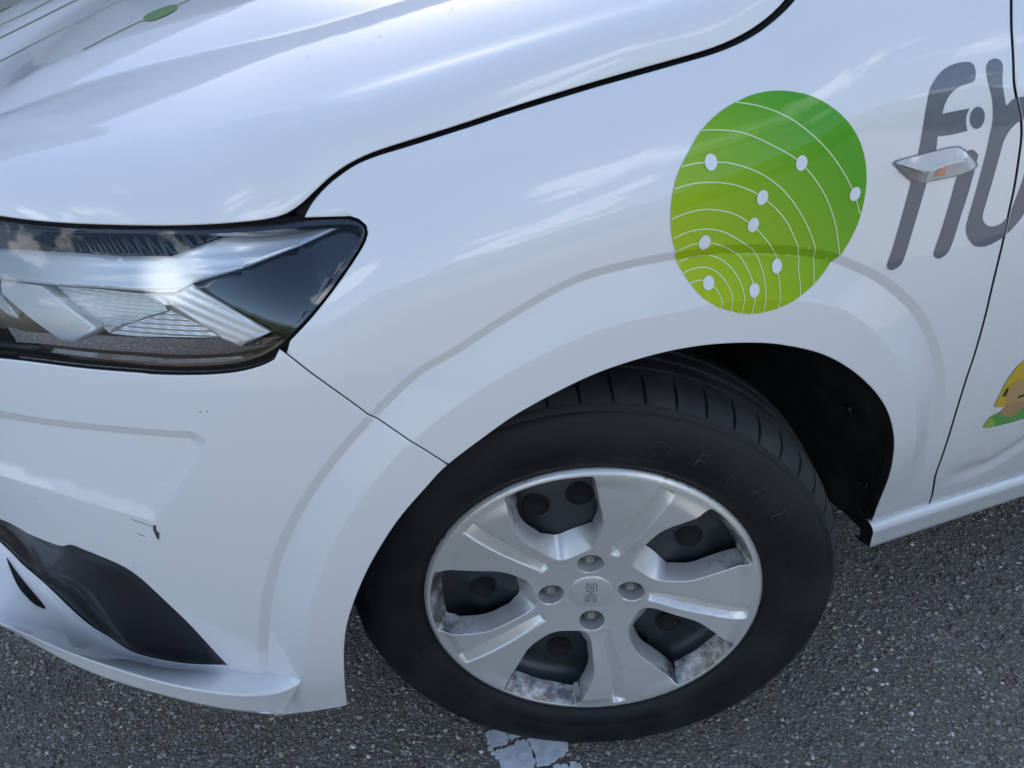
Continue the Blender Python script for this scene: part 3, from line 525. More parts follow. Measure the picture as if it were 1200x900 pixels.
# fender
fl=lines_near(['flare_out'],(-.02,-.012,-.006,-.003,-.0008,.0008,.003,.006,.0085,.0095,.0105,.014))+lines_near(['flare_in'],(-.004,-.0015,0,.0015,.004))
arch=C_('arch'); seam=C_('seam_bf'); ds=C_('door_seam'); st_=spl(D['sill_top'],ST); low=C_('seam_low')
def split(curve,p):      # index of the closest curve point
    return int(np.linalg.norm(curve-np.asarray(p),axis=1).argmin())
def push(c,o):
    d=np.gradient(c,axis=0); d/=np.linalg.norm(d,axis=1,keepdims=True); return c+np.stack([-d[:,1],d[:,0]],1)*o
ia=split(arch,seam[-1])
seam_f=push(seam,.0006); seam_b=push(seam,-.0006)       # left of travel is the fender side
top_end=low[-1]; ds0=ds[0]
hr=C_('hl_right')
adir=arch[ia+2]-arch[ia-2]; adir/=np.linalg.norm(adir)
fender_poly=np.vstack([seam_f[1:-1],seam[-1:]+adir*.0008,arch[ia+1:],st_[1:split(st_,ds[-1])]+[0,.0016],push(ds,-.0016)[::-1],[[.39,1.0],[.30,1.0]],low[::-1],hr[1:]])
panel('fender',fender_poly,F,paint,car,.0085,feats=fl+lines_near(['door_line'],(-.02,-.01,0,.01,.02)),skirt=.006,hole_mat=seam_m,edge_dark=True)
# bumper
isc=lines_near(['scoop_top'],(-.019,-.0168,-.0155,-.0142,-.009,-.004,-.001,0,.001))+lines_near(['scoop_low','scoop_end'],(-.006,-.003,-.001,0,.001,.003,.006))
hb=C_('hl_bot'); i0=split(hb,seam[0])
hbl=hb[i0+1:]
zc=-1.44
left_top=np.array([[s,hbl[-1,1]] for s in np.arange(hbl[-1,0]-.02,zc,-.03)]+[[zc,hbl[-1,1]]])
lt=C_('lip_top'); ab=C_('arch_bot')
lt=lt[lt[:,0]>D['lip_top'][1,0]-.002]
left_bot=np.array([[zc,lt[0,1]-.02]]+[[s,lt[0,1]-.02] for s in np.arange(zc+.03,lt[0,0]-.02,.03)])
tt=C_('trim_top'); tl=C_('trim_low')
tleft=np.array([[s,D['trim_low'][-1,1]] for s in np.arange(D['trim_low'][-1,0]-.03,-1.3,-.03)]); tlu=np.array([[s,D['trim_top'][0,1]] for s in np.arange(-1.3,D['trim_top'][0,0]-.01,.03)])
trim_poly=np.vstack([tt,tl[1:-1],tl[-1:],tleft,tlu])
bump_poly=np.vstack([hbl+[0,-.0042],left_top+[0,-.0042],left_bot,lt[:split(lt,ab[0])]+[0,-.012],ab,arch[1:ia],seam[-1:]-adir*.0008,seam_b[::-1][1:]])
panel('bumper',bump_poly,F,paint,car,.0085,holes=[trim_poly],feats=fl+isc,skirt=.006,hole_mat=seam_m,edge_dark=True)
# splitter lip: ledge from the bumper skin out to the edge, then its outer face
V_,f_=lip_grid(D,zc); link('bumper_lip',mesh('bumper_lip',V_,f_),car,paint)
v3=D['vent3']; link('vent_opening',mesh('vent_opening',np.vstack([v3,[v3.mean(0)]]),[(i,(i+1)%len(v3),len(v3)) for i in range(len(v3))],smooth=False),car,void)
# black lower trim with its folded facet
fold=spl(D['trim_fold'],n=6)
def F_trim(s,z):
    s=np.asarray(s,float); z=np.asarray(z,float); sh=np.broadcast(s,z).shape; s=np.broadcast_to(s,sh).ravel(); z=np.broadcast_to(z,sh).ravel()
    P=np.stack([s,z],-1); d,sg,t=seg_dist(P,fold); a=d*sg
    db_=seg_dist(P,trim_poly,True)[0]; dep=.0015+np.where(a>0,.10*np.minimum(a,.06),.30*np.minimum(-a,.03))*sm(0,.022,db_)
    return (F0(s,z)-nrm(F0,s,z,2e-3)*dep[:,None]).reshape(sh+(3,))
trim_in=trim_poly
panel('bumper_trim',trim_in,F_trim,black,car,.008,feats=lines_near(['trim_fold'],(-.004,-.001,0,.001,.004)),rf=0,skirt=.01)
# door
door_bot=np.array([[s,np.interp(s,D['sill_top'][:,0],D['sill_top'][:,1])+.0016] for s in np.arange(ds[-1,0]+.01,1.3,.02)])
door_poly=np.vstack([push(ds,.0016),door_bot,[[1.3,door_bot[-1,1]],[1.3,1.0]],[[s,1.0] for s in np.arange(1.27,ds[0,0]+.03,-.03)]])
panel('door',door_poly,F,paint,car,.009,feats=lines_near(['door_line'],(-.03,-.02,-.01,-.004,0,.004,.01,.02,.03)),skirt=.006,hole_mat=seam_m,edge_dark=True)
# sill
def F_sill(s,z):
    s=np.asarray(s,float); z=np.asarray(z,float); zt=np.interp(s,D['sill_top'][:,0],D['sill_top'][:,1])
    b=np.clip((zt-z)/.014,0,1); o=.013*np.sqrt(np.clip(1-(1-b)**2,0,1))+.0
    p=F0(s,z); n0=nrm(F0,s,z,2e-3); return p+n0*(o-.003)[...,None]
zt0=lambda s:np.interp(s,D['sill_top'][:,0],D['sill_top'][:,1]); zb0=lambda s:np.interp(s,D['sill_bot'][:,0],D['sill_bot'][:,1])
s0t,s0b=D['arch'][-1,0],D['sill_bot'][0,0]
def sill():
    u_=np.r_[0,.02,.05,.09,.14,.20,.28,.4,.6,.8,.93,1.0]; xs=np.linspace(0,1,60)
    P=[]
    zt_=np.polyfit(D['sill_top'][:,0],D['sill_top'][:,1],1); zb_=np.polyfit(D['sill_bot'][:,0],D['sill_bot'][:,1],1)
    for u in u_:
        s=(s0t+(s0b-s0t)*u)+xs*(2.27-s0t); zt=np.polyval(zt_,s)-.0012; zb=np.polyval(zb_,s)
        o=.0125*math.sqrt(max(0,1-(1-min(u/.2,1))**2))-.003-.004*max(0,(u-.9)/.1)**2; z=zt+(zb-zt)*u
        P.append(F0(s,z)+nrm(F0,s,z,4e-3)*o)
    P.append(P[-1]+[0,.02,-.004]); P.insert(0,P[0]+[0,.006,.0])
    A=np.stack(P,1); k=A.shape[1]; m=len(xs); idx=np.arange(m*k).reshape(m,k); fc=np.stack([idx[:-1,:-1],idx[:-1,1:],idx[1:,1:],idx[1:,:-1]],-1).reshape(-1,4); return A.reshape(-1,3),fc
V_,f_=sill(); link('sill',mesh('sill',V_,f_),car,paint)
k_=len(V_)//60; e_=V_[:k_]+[.002,.001,0]; link('sill_end',mesh('sill_end',np.vstack([e_,[e_.mean(0)+[0,.012,0]],e_+[0,.014,.004]]),[(i,i+1,k_) for i in range(k_-1)]+[(i,k_+1+i,k_+2+i,i+1) for i in range(k_-1)],smooth=False),car,void)
# dark inner structure that backs every gap
def F_in(s,z): return F0(s,z)-nrm(F0,np.asarray(s,float),np.asarray(z,float),2e-3)*.015
inner_poly=np.vstack([arch[ia+1:]+[0,.012],[[1.3,.24],[1.3,1.02],[.3,1.02]],[[.2,.975],[0,.93],[-.12,.893],[-.175,.872]],[[-.19,.855],[-.192,.80],[-.235,.745],[-.27,.71],[-.2,.65]]])
panel('inner_structure',inner_poly,F_in,void,car,.03,rf=0,skirt=0)
nose_poly=np.array([[-.31,.70]]+[[s,.70] for s in np.arange(-.36,-1.44,-.04)]+[[-1.44,.22]]+[[s,.26] for s in np.arange(-1.40,-.34,.04)]+[[-.34,.5]])
panel('bumper_core',nose_poly,lambda s,z:F0(s,z)-nrm(F0,np.asarray(s,float),np.asarray(z,float),2e-3)*.045,void,car,.03,rf=0,skirt=0)
# bonnet
def hood_mesh():
    ts=np.linspace(0.0,1,261); ws=np.r_[0,.05,np.linspace(.12,.86,10),np.linspace(.88,1.12,9),np.linspace(1.2,1.85,7),np.linspace(1.88,2.12,9),np.linspace(2.2,2.85,7),np.linspace(2.88,3.12,9),np.linspace(3.2,4,16)]
    TT,WW=np.meshgrid(ts,ws,indexing='ij'); P=hood_F(TT,WW); h=1e-3
    a=hood_F(np.clip(TT+h,0,1),WW)-hood_F(np.clip(TT-h,0,1),WW); b=hood_F(TT,np.minimum(WW+h*4,4))-hood_F(TT,np.maximum(WW-h*4,-.2)); N=np.cross(a,b); N/=np.linalg.norm(N,axis=-1,keepdims=True)
    if N[130,20,2]<0: N=-N
    nt_,nw=P.shape[:2]; V=[];NN=[];fc=[]
    # rounded, turned-in edge before w=0
    e=P[:,0]; en=N[:,0]; inw=P[:,1]-P[:,0]; inw/=np.linalg.norm(inw,axis=1,keepdims=True)
    rows=[(e-inw*.0004-en*.0045,-inw),(e-inw*.0014-en*.0026,-inw),(e-inw*.0010-en*.0008,en*.7-inw*.7)]
    allP=np.concatenate([np.stack([r[0] for r in rows],1),P],1); allN=np.concatenate([np.stack([r[1] for r in rows],1),N],1)
    nw2=allP.shape[1]; idx=np.arange(nt_*nw2).reshape(nt_,nw2)
    fc=np.stack([idx[:-1,:-1],idx[1:,:-1],idx[1:,1:],idx[:-1,1:]],-1).reshape(-1,4)
    A=allP.reshape(-1,3); AN=allN.reshape(-1,3)
    g=np.cross(A[fc[:,1]]-A[fc[:,0]],A[fc[:,3]]-A[fc[:,0]]); 
    if (g*AN[fc[:,0]]).sum()<0: fc=fc[:,::-1]
    # mirrored half across the centre line
    Bm=A*[1,-1,1]+[0,1.70,0]; BN=AN*[1,-1,1]
    return np.vstack([A,Bm]),np.vstack([fc,fc[:,::-1]+len(A)]),np.vstack([AN,BN])
V_,F_,N_=hood_mesh(); hood=link('hood',mesh('hood',V_,F_,N_),car,paint)
# hood gutter
sl_=spl(D['seam_low'],n=6); g0=F(sl_[:,0],sl_[:,1])-nrm(F0,sl_[:,0],sl_[:,1],2e-3)*.005
he=RAILS[0]; g1=np.stack([np.interp(np.linspace(0,1,len(g0)),np.linspace(0,1,len(he)),he[:,k]) for k in range(3)],1)
g1=np.array([he[np.linalg.norm(he-q,axis=1).argmin()] for q in g0])+[0,.006,-.005]
k=len(g0); Vg=np.vstack([g0+[0,.004,-.012],g0,g1,g1+[0,.03,-.004]])
link('hood_gutter',mesh('hood_gutter',Vg,[(a*k+i,a*k+i+1,(a+1)*k+i+1,(a+1)*k+i) for a in range(3) for i in range(k-1)]),car,void)
# ---------------------------------------------------------------- wheel arch liner
def arch_ring(off,y):
    q=np.vstack([spl(D['arch'],.012),spl(D['arch_end'],.012)[1:]]); d=np.gradient(q,axis=0); d/=np.linalg.norm(d,axis=1,keepdims=True); q=q+np.stack([-d[:,1],d[:,0]],1)*off
    P=F(q[:,0],q[:,1]); 
    if y is not None: P=np.stack([P[:,0],np.maximum(y,P[:,1]+.022+y*.12),P[:,2]],1)
    return P
def sweep(name,rings,m,parent,flip=False,**pr):
    k=len(rings[0]); V=np.vstack(rings); fc=[(a*k+i,a*k+i+1,(a+1)*k+i+1,(a+1)*k+i) for a in range(len(rings)-1) for i in range(k-1)]
    if flip: fc=[f[::-1] for f in fc]
    return link(name,mesh(name,V,fc),parent,m,**pr)
rg=[arch_ring(-.001,None)+[0,.004,0],arch_ring(.001,None)+[0,.012,0],arch_ring(.006,None)+[0,.020,0],arch_ring(.013,.02),arch_ring(.016,.10),arch_ring(.012,.16),arch_ring(.016,.165),arch_ring(.016,.30),arch_ring(.012,.42)]
liner=sweep('wheel_arch_liner',rg,liner_m,car)
c0=rg[-1]; cen=c0.mean(0); link('liner_back',mesh('liner_back',np.vstack([c0,[cen]]),[(i,i+1,len(c0)) for i in range(len(c0)-1)]),car,void)
def lathe(name,prof,m,parent,axis_o,e_,z_,n_,seg=48,cap=False,smooth=True,**pr):
    """prof: (radius, height along n_)"""
    a=np.linspace(0,2*np.pi,seg,endpoint=False); V=[]
    for r_,h_ in prof: V.append(axis_o+r_*(np.cos(a)[:,None]*e_+np.sin(a)[:,None]*z_)+n_*h_)
    V=np.vstack(V); k=len(prof); fc=[(i*seg+j,i*seg+(j+1)%seg,(i+1)*seg+(j+1)%seg,(i+1)*seg+j) for i in range(k-1) for j in range(seg)]
    if cap: fc.append(tuple((k-1)*seg+j for j in range(seg)))
    return link(name,mesh(name,V,fc,smooth=smooth),parent,m,**pr)
# push pins on the liner (rear side)
LR=arch_ring(.014,None)
for (fi,yy) in ((.905,.045),(.965,.05),(.80,.06)):
    q=LR[int(fi*(len(LR)-1))]; q1=LR[int(fi*(len(LR)-1))+1]; tg=q1-q; tg/=np.linalg.norm(tg); yv=np.array([0,1.,0]); nn=np.cross(tg,yv); nn/=np.linalg.norm(nn)
    cpt=np.array([q[0],yy,q[2]]); 
    if np.dot(nn,np.array([.05,yy,.31])-cpt)<0: nn=-nn
    lathe('push_pin',[(.0085,0),(.0085,.003),(.006,.0042),(.003,.0042),(.0028,.003)],black,liner,cpt+nn*.001,tg,yv,nn,20,True)
# ---------------------------------------------------------------- wheel
STEER=.359789; RT=.310; WC=np.array([0,0,RT]); wn=np.array([-math.sin(STEER),-math.cos(STEER),0]); we=np.array([math.cos(STEER),-math.sin(STEER),0]); wz=np.array([0,0,1.])
TH=np.radians
def wheel_pt(r_,a,off): return WC+r_*(np.cos(a)[...,None]*we+np.sin(a)[...,None]*wz)-wn*off[...,None]
def dish(r_): return .021*(1+np.cos(np.pi*np.clip(r_/.2,0,1)))/2
SPK=[TH(72*k) for k in range(5)]
def cover_dep(u,v):
    r_=np.hypot(u,v); a=np.arctan2(v,u); d=dish(r_)
    d=d+np.where(r_>.203,((r_-.203)/.0075)**2*.006,0)
    g=np.zeros_like(r_)
    for s_ in SPK:
        rel=(a-s_+np.pi)%(2*np.pi)-np.pi
        e1=np.interp(r_,[.06,.07,.2],TH([3.5,2.4,-3])); e2=np.interp(r_,[.06,.11,.2],TH([-9.2,-10.,-9.2]))
        w_=(e1-e2)*r_; x=(rel-e2)*r_               # metres from the steep edge
        dep=np.where((x>0)&(x<.0062),.0070*x/.0062,np.where((x>=.0062)&(x<w_),np.minimum(.0016+.0054*np.clip((w_-x)/np.maximum(w_-.0062,.001),0,1),np.clip(w_-x,0,1)*1.6),0))
        dep=dep*sm(.070,.077,r_)*(1-sm(.193,.199,r_)); g=g+dep
    k_=np.round((a)/TH(72)); rel0=a-k_*TH(72); d=d+.085*rel0*(1-sm(.36,.58,np.abs(rel0)))*r_*sm(.075,.115,r_)*(1-sm(.180,.199,r_))
    d=d+g
    return d
def cover(u,v):
    u=np.asarray(u,float); v=np.asarray(v,float)
    return WC+u[...,None]*we+v[...,None]*wz-wn*cover_dep(u,v)[...,None]
opn=[(.199,12.9),(.2012,11.6),(.2018,5),(.2018,-4),(.2012,-12),(.2008,-16.6),(.198,-17.6),(.185,-18.3),(.165,-19.6),(.150,-20.8),(.136,-22.2),(.124,-23.2),(.112,-23.0),(.100,-21.8),(.088,-19.6),(.0785,-14.5),(.0725,-6),(.0695,4),(.0700,11),(.0745,16),(.085,18.8),(.098,19.6),(.112,20.),(.126,20.4),(.140,20.1),(.154,18.6),(.168,16.6),(.184,14.6)]
holes=[]
for k in range(5):
    q=np.array([(r_*math.cos(TH(b_+36+72*k)),r_*math.sin(TH(b_+36+72*k))) for r_,b_ in opn]); holes.append(resample(spl(q,n=4,closed=True),.0035,True))
BOLT_A=[TH(x) for x in (92,182,272,2)]; PCD=.0505
for a in BOLT_A:
    t=np.linspace(0,2*np.pi,26,endpoint=False); holes.append(np.stack([PCD*math.cos(a)+.0166*np.cos(t),PCD*math.sin(a)+.0166*np.sin(t)],1))
t=np.linspace(0,2*np.pi,220,endpoint=False); disc=np.stack([.2105*np.cos(t),.2105*np.sin(t)],1)
fe=[]
for s_ in SPK:
    for r_ in np.arange(.072,.2,.004):
        e1=np.interp(r_,[.06,.07,.2],TH([3.5,2.4,-3])); e2=np.interp(r_,[.06,.11,.2],TH([-9.2,-10.,-9.2]))
        for b_ in (s_+e2-.0008/r_,s_+e2+.0002/r_,s_+e2+.0056/r_,s_+e2+.0068/r_,s_+e1+.0005/r_,s_+e1-.0002/r_,s_+e1-.0010/r_,s_+e1-.0018/r_): fe.append([(r_*math.cos(b_),r_*math.sin(b_))])
    for r_ in (.0700,.072,.075,.0775,.1925,.1945,.1975,.1995):
        e1=np.interp(r_,[.06,.07,.2],TH([3.5,2.4,-3])); e2=np.interp(r_,[.06,.11,.2],TH([-9.2,-10.,-9.2]))
        for b_ in np.linspace(e2,e1,7): fe.append([(r_*math.cos(s_+b_),r_*math.sin(s_+b_))])
for r_ in (.2035,.206,.208): fe.append(np.stack([r_*np.cos(t),r_*np.sin(t)],1))
def wall_slope(q):
    q=np.asarray(q); r_=math.hypot(*q)
    if r_<.0686:
        c=np.array([[PCD*math.cos(a),PCD*math.sin(a)] for a in BOLT_A]); d=np.linalg.norm(c-q,axis=1)
        if d.min()<.0172: v=c[d.argmin()]-q; return v*.10
    if r_>.208: return 0.
    a=math.degrees(math.atan2(q[1],q[0])); k=round((a-36)/72); ca=TH(36+72*k); c=np.array([math.cos(ca),math.sin(ca)])*.140; rel=(a-36+36)%72-36
    v=c-q; v/=np.linalg.norm(v)
    amt=np.interp(r_,[.07,.085,.10,.13,.19,.2],[.019,.013,.0045,.004,.006,.013])
    if rel<0 and .1<r_<.195: amt+=.003
    return v*amt
wheel=lathe('wheel',[(.198,-.020),(.197,-.045),(.186,-.055),(.165,-.052),(.150,-.046),(.120,-.050),(.095,-.040),(.070,-.045),(.035,-.045),(.001,-.045)],steel_m,car,WC,we,wz,wn,96)
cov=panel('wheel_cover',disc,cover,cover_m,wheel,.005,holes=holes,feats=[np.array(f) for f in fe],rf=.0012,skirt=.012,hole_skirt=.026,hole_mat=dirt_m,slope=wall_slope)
# round vents in the steel wheel
for k in range(16):
    a=TH(22.5*k+96); cpt=WC+.140*(math.cos(a)*we+math.sin(a)*wz)-wn*.0455
    lathe('wheel_vent',[(.0168,.0005),(.0158,.0016),(.0145,.0002),(.0145,-.0),(.001,-.0002)],void,wheel,cpt,we,wz,wn,28)
for a in BOLT_A:
    cpt=WC+PCD*(math.cos(a)*we+math.sin(a)*wz)-wn*.040
    lathe('wheel_bolt',[(.0135,0),(.0135,.004),(.0125,.0055),(.0105,.0055),(.0095,.012),(.0085,.0135),(.0060,.0135),(.0055,.006),(.001,.006)],bolt_m,wheel,cpt,we,wz,wn,24)
capo=WC-wn*.0212
cap=lathe('centre_cap',[(.0300,-.0006),(.0292,.0006),(.0286,-.0006),(.0278,.0012),(.0262,.0021),(.018,.0027),(.001,.0030)],cover_m,wheel,capo,we,wz,wn,64)
# engraved emblem on the cap: two mirrored hooked figures with parallel bars
emb_m=mat('engraved_shadow_grey',(.16,.16,.165),.5,.4)
def groove(path,wd=.0009):
    q=np.array(path,float)*.001; V=[];fc=[]
    for (x0,y0),(x1,y1) in zip(q[:-1],q[1:]):
        d=np.array([x1-x0,y1-y0]); L=np.linalg.norm(d); d/=L; s=np.array([-d[1],d[0]])*wd/2; i=len(V)
        for (x,y) in (np.array([x0,y0])-s-d*wd*.3,np.array([x1,y1])-s+d*wd*.3,np.array([x1,y1])+s+d*wd*.3,np.array([x0,y0])+s-d*wd*.3):
            V.append(capo+x*we+y*wz+wn*(.0028+.0005)); 
        for (x,y) in (np.array([x0,y0])-s-d*wd*.3,np.array([x1,y1])-s+d*wd*.3,np.array([x1,y1])+s+d*wd*.3,np.array([x0,y0])+s-d*wd*.3):
            V.append(capo+x*we+y*wz+wn*.0015)
        fc+=[(i,i+1,i+2,i+3)]+[(i+a,i+4+a,i+4+(a+1)%4,i+(a+1)%4) for a in range(4)]
    return V,fc
for pth in ([(-6,16),(-6,6),(-4,2.5),(4,2.5)],[(6.5,16),(6.5,4)],[(-2.8,14.5),(-2.8,5.6)],[(0,14.5),(0,5.6)],[(2.6,16),(2.6,5.6)],[(-6,16),(-2.8,16)],[(2.6,16),(6.5,16)],
            [(-7,-16),(-7,-6),(-3,-1.5),(3,-1.5),(6,-5),(6,-16)],[(-3.6,-16),(-3.6,-6.5),(-1,-4.5),(1.4,-4.5),(2.9,-6.5),(2.9,-16)],[(-.8,-14),(-.8,-7.5)],[(-7,-16),(-3.6,-16)],[(2.9,-16),(6,-16)]):
    V,fc=groove(pth); link('emblem_bar',mesh('emblem_bar',V,fc,smooth=False),wheel,emb_m)
# tyre: lathe with real circumferential grooves and sipes
def tyre():
    prof=[(.1985,.020),(.2015,.012),(.2085,.0085),(.2125,.0035),(.2145,.0038),(.2165,.0012),(.222,-.003),(.235,-.0074),(.2365,-.0072),(.238,-.0080),(.25,-.0092),(.262,-.0086),(.270,-.0066),(.2712,-.0062),(.2725,-.0060),(.28,-.003),(.2855,.0),(.2872,.0022),(.2885,.0024),(.2945,.0075),(.2985,.0125),(.3025,.0185),(.3058,.0265),(.3082,.0365),(.3092,.0465)]
    gro=[(.052,.060),(.0775,.086),(.104,.1125)]
    o=.0465
    for a,b_ in gro: prof+=[(.3097,a),(.3022,a+.001),(.3022,b_-.001),(.3097,b_)]
    prof+=[(.3094,.119),(.3080,.131),(.3050,.141),(.3,.149),(.29,.158),(.27,.166),(.25,.168),(.22,.160),(.20,.15)]
    prof=np.array(prof); ns=54; ang=[]; sip=[]
    for k in range(ns):
        w_=TH(.42)
        for o_,f_ in ((0,0),(w_*.4,1),(w_*1.4,1),(w_*1.8,0),(TH(360/ns)*.5,0)): ang.append(k*TH(360/ns)+o_+TH(random.uniform(-.0,.0))); sip.append(f_)
    ang=np.array(ang); sip=np.array(sip,float); m_=len(ang); V=np.zeros((len(prof),m_,3))
    for i,(r_,o_) in enumerate(prof):
        depth=np.zeros(m_); skew=0
        if .0065<o_<.0515 and r_>.293: depth=sip*np.interp(o_,[.007,.0125,.02,.036,.0468],[0,.0035,.005,.0045,.0]); skew=(o_-.02)*.35
        if .060<o_<.0775: depth=sip*.0
        a=ang+skew; V[i]=WC+(r_-depth)[:,None]*(np.cos(a)[:,None]*we+np.sin(a)[:,None]*wz)-wn*o_
    idx=np.arange(len(prof)*m_).reshape(len(prof),m_); j=np.roll(idx,-1,1)
    fc=np.stack([idx[:-1],j[:-1],j[1:],idx[1:]],-1).reshape(-1,4)
    A=V.reshape(-1,3); 
    A[:,2]=np.maximum(A[:,2],.0015)      # contact patch
    return A,fc
A_,f_=tyre(); 
tread_r=mat('tread_rubber',(.022,.0225,.024),.7); noise_color(tread_r,30,(.016,.0165,.018),(.036,.034,.031),.42,.72,8); bump(tread_r,500,.3,.0008)
me=mesh('tyre',A_,f_); tyr=link('tyre',me,wheel,rubber)
me.materials.append(tread_r); rr_=np.hypot((A_-WC)@we,A_[:,2]-RT); hh_=-(A_-WC)@wn; fm=(rr_[f_].mean(1)>.2935)&(hh_[f_].mean(1)>.006)&(hh_[f_].mean(1)<.15); me.polygons.foreach_set('material_index',fm.astype(np.int32))
me.set_sharp_from_angle(angle=math.radians(38)) if hasattr(me,'set_sharp_from_angle') else None
# small cross sipes on the second rib
V=[];fc=[]
for k in range(120):
    a=TH(3*k+.7)
    for o_ in (.0635,.069):
        i=len(V)
        for (da,do,dr) in ((0,0,.0004),(TH(.28),0,.0004),(TH(.28),.004,.0004),(0,.004,.0004)): V.append(WC+(.3097+dr)*(math.cos(a+da)*we+math.sin(a+da)*wz)-wn*(o_+do))
        fc.append((i,i+1,i+2,i+3))
link('tread_sipe',mesh('tread_sipe',V,fc,smooth=False),wheel,void,kind='stuff')
# raised lettering on the sidewall
rub2=mat('raised_rubber',(.0135,.014,.016),.5)
def sidewall_off(r_): return np.interp(r_,[.235,.25,.262,.27,.28],[-.0078,-.0095,-.0089,-.0069,-.0032])
def text_on_tyre(txt,a0,step,r0,size):
    for i,ch in enumerate(txt):
        cu=bpy.data.curves.new('t','FONT'); cu.body=ch; cu.size=1; cu.align_x='CENTER'; ob=bpy.data.objects.new('t',cu); col.objects.link(ob)
        dg=bpy.context.evaluated_depsgraph_get(); me0=bpy.data.meshes.new_from_object(ob.evaluated_get(dg)); bpy.data.objects.remove(ob)
        c=a0-TH(step)*i; V=[]
        for v in me0.vertices:
            x,y=v.co.x*size,v.co.y*size; r_=r0+y; a=c-x/r0
            V.append(WC+r_*(math.cos(a)*we+math.sin(a)*wz)-wn*(sidewall_off(r_)-.0007))
        link('tyre_letter',mesh('tyre_letter',V,[tuple(p.vertices) for p in me0.polygons],smooth=False),wheel,rub2)
text_on_tyre('FIRE',TH(64),9.5,.243,.030)
a=np.linspace(0,2*np.pi,40,endpoint=False)
V=[];fc=[]
for i,t_ in enumerate(a):
    for k_ in (1,.82):
        x,y=.0125*k_*math.cos(t_),.009*k_*math.sin(t_); r_=.254+y; an=TH(75)-x/.254
        V.append(WC+r_*(math.cos(an)*we+math.sin(an)*wz)-wn*(sidewall_off(r_)-.0006))
fc=[(2*i,2*i+1,(2*i+3)%80,(2*i+2)%80) for i in range(40)]
link('tyre_emblem',mesh('tyre_emblem',V,fc,smooth=False),wheel,rub2)
# brake and axle behind the wheel
lathe('brake_disc',[(.001,0),(.12,0),(.125,-.01),(.12,-.022)],steel_m,wheel,WC-wn*.085,we,wz,wn,48)
# ---------------------------------------------------------------- headlight
def depth_fun(d,rib=None):
    def f(s,z):
        s=np.asarray(s,float); z=np.asarray(z,float); e=d
        if rib: e=d+rib(s,z)
        n0=nrm(F0,s,z,2e-3); return F0(s,z)-n0*(np.broadcast_to(e,s.shape)[...,None])
    return f
hl=np.vstack([C_('hl_top'),C_('hl_right')[1:],hb[1:]])
extL=np.array([[s,hb[-1,1]] for s in np.arange(hb[-1,0]-.03,-.80,-.03)]+[[-.83,hb[-1,1]+.01],[-.83,D['hl_top'][0,1]-.012]]+[[s,D['hl_top'][0,1]-.006] for s in np.arange(-.80,D['hl_top'][0,0]-.02,.03)])
hl=np.vstack([hl,extL])
headlight=panel('headlight',hl,depth_fun(.070),clear_grey,car,.02,rf=0,skirt=0)
hl_ccw=dedupe(hl); 
if area(hl_ccw)<0: hl_ccw=hl_ccw[::-1]
d_=np.roll(hl_ccw,-1,0)-np.roll(hl_ccw,1,0); d_/=np.linalg.norm(d_,axis=1,keepdims=True); inn=np.stack([-d_[:,1],d_[:,0]],1)
lens_out=hl_ccw+inn*.0026
panel('lens',lens_out,depth_fun(.0005),lens_m,headlight,.010,rf=.001,skirt=.012)
rim_in=hl_ccw+inn*.0052; rim_in=rim_in[seg_dist(rim_in,hl_ccw,True)[0]>.0047]
panel('lens_rim',lens_out+0,depth_fun(.0045),gloss_black,headlight,.006,holes=[rim_in],rf=0,skirt=.010)
# outer rubber seal in the gap
seal_in=hl_ccw+inn*.0024; seal_in=seal_in[seg_dist(seal_in,hl_ccw,True)[0]>.002]
panel('headlight_seal',hl_ccw-inn*.004,depth_fun(.009),void,headlight,.01,holes=[seal_in],rf=0,skirt=.02)
stripe=lambda s,z:.0012*np.abs(((s*1.0+z*.55)*90)%1-.5)*2
panel('bezel_panel',spl(D['h_upper'],n=1,closed=True),depth_fun(HDEP['h_upper'],stripe),mat('dark_blue_bezel',(.008,.010,.024),.12,.0,1,.03),headlight,.0022,rf=0,skirt=.01)
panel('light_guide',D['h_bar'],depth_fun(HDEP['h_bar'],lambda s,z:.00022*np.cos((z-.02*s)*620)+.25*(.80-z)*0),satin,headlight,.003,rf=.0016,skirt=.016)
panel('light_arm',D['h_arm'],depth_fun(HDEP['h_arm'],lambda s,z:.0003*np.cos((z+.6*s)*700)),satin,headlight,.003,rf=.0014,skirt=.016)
panel('side_bezel',spl(D['h_panel'],n=1,closed=True),depth_fun(HDEP['h_panel']),gloss_black,headlight,.006,rf=.001,skirt=.01)
panel('reflector_slab',D['h_slab'],depth_fun(HDEP['h_slab'],lambda s,z:.02*(z-.77)),mat('bright_reflector',(.93,.93,.92),.22,.15,.6,.05),headlight,.004,rf=.001,skirt=.03)
rib=lambda k:(lambda s,z:.0014*np.abs(((z*1.0+s*.1)*k)%1-.5)*2)
panel('ribbed_reflector',D['h_rib'],depth_fun(HDEP['h_rib'],rib(250)),ribchrome,headlight,.0011,rf=0,skirt=.02)
panel('ribbed_reflector',D['h_rib2'],depth_fun(HDEP['h_rib2'],rib(200)),ribchrome,headlight,.0014,rf=0,skirt=.02)
panel('ribbed_reflector',D['h_rib0'],depth_fun(HDEP['h_rib0'],rib(250)),ribchrome,headlight,.0012,rf=0,skirt=.02)
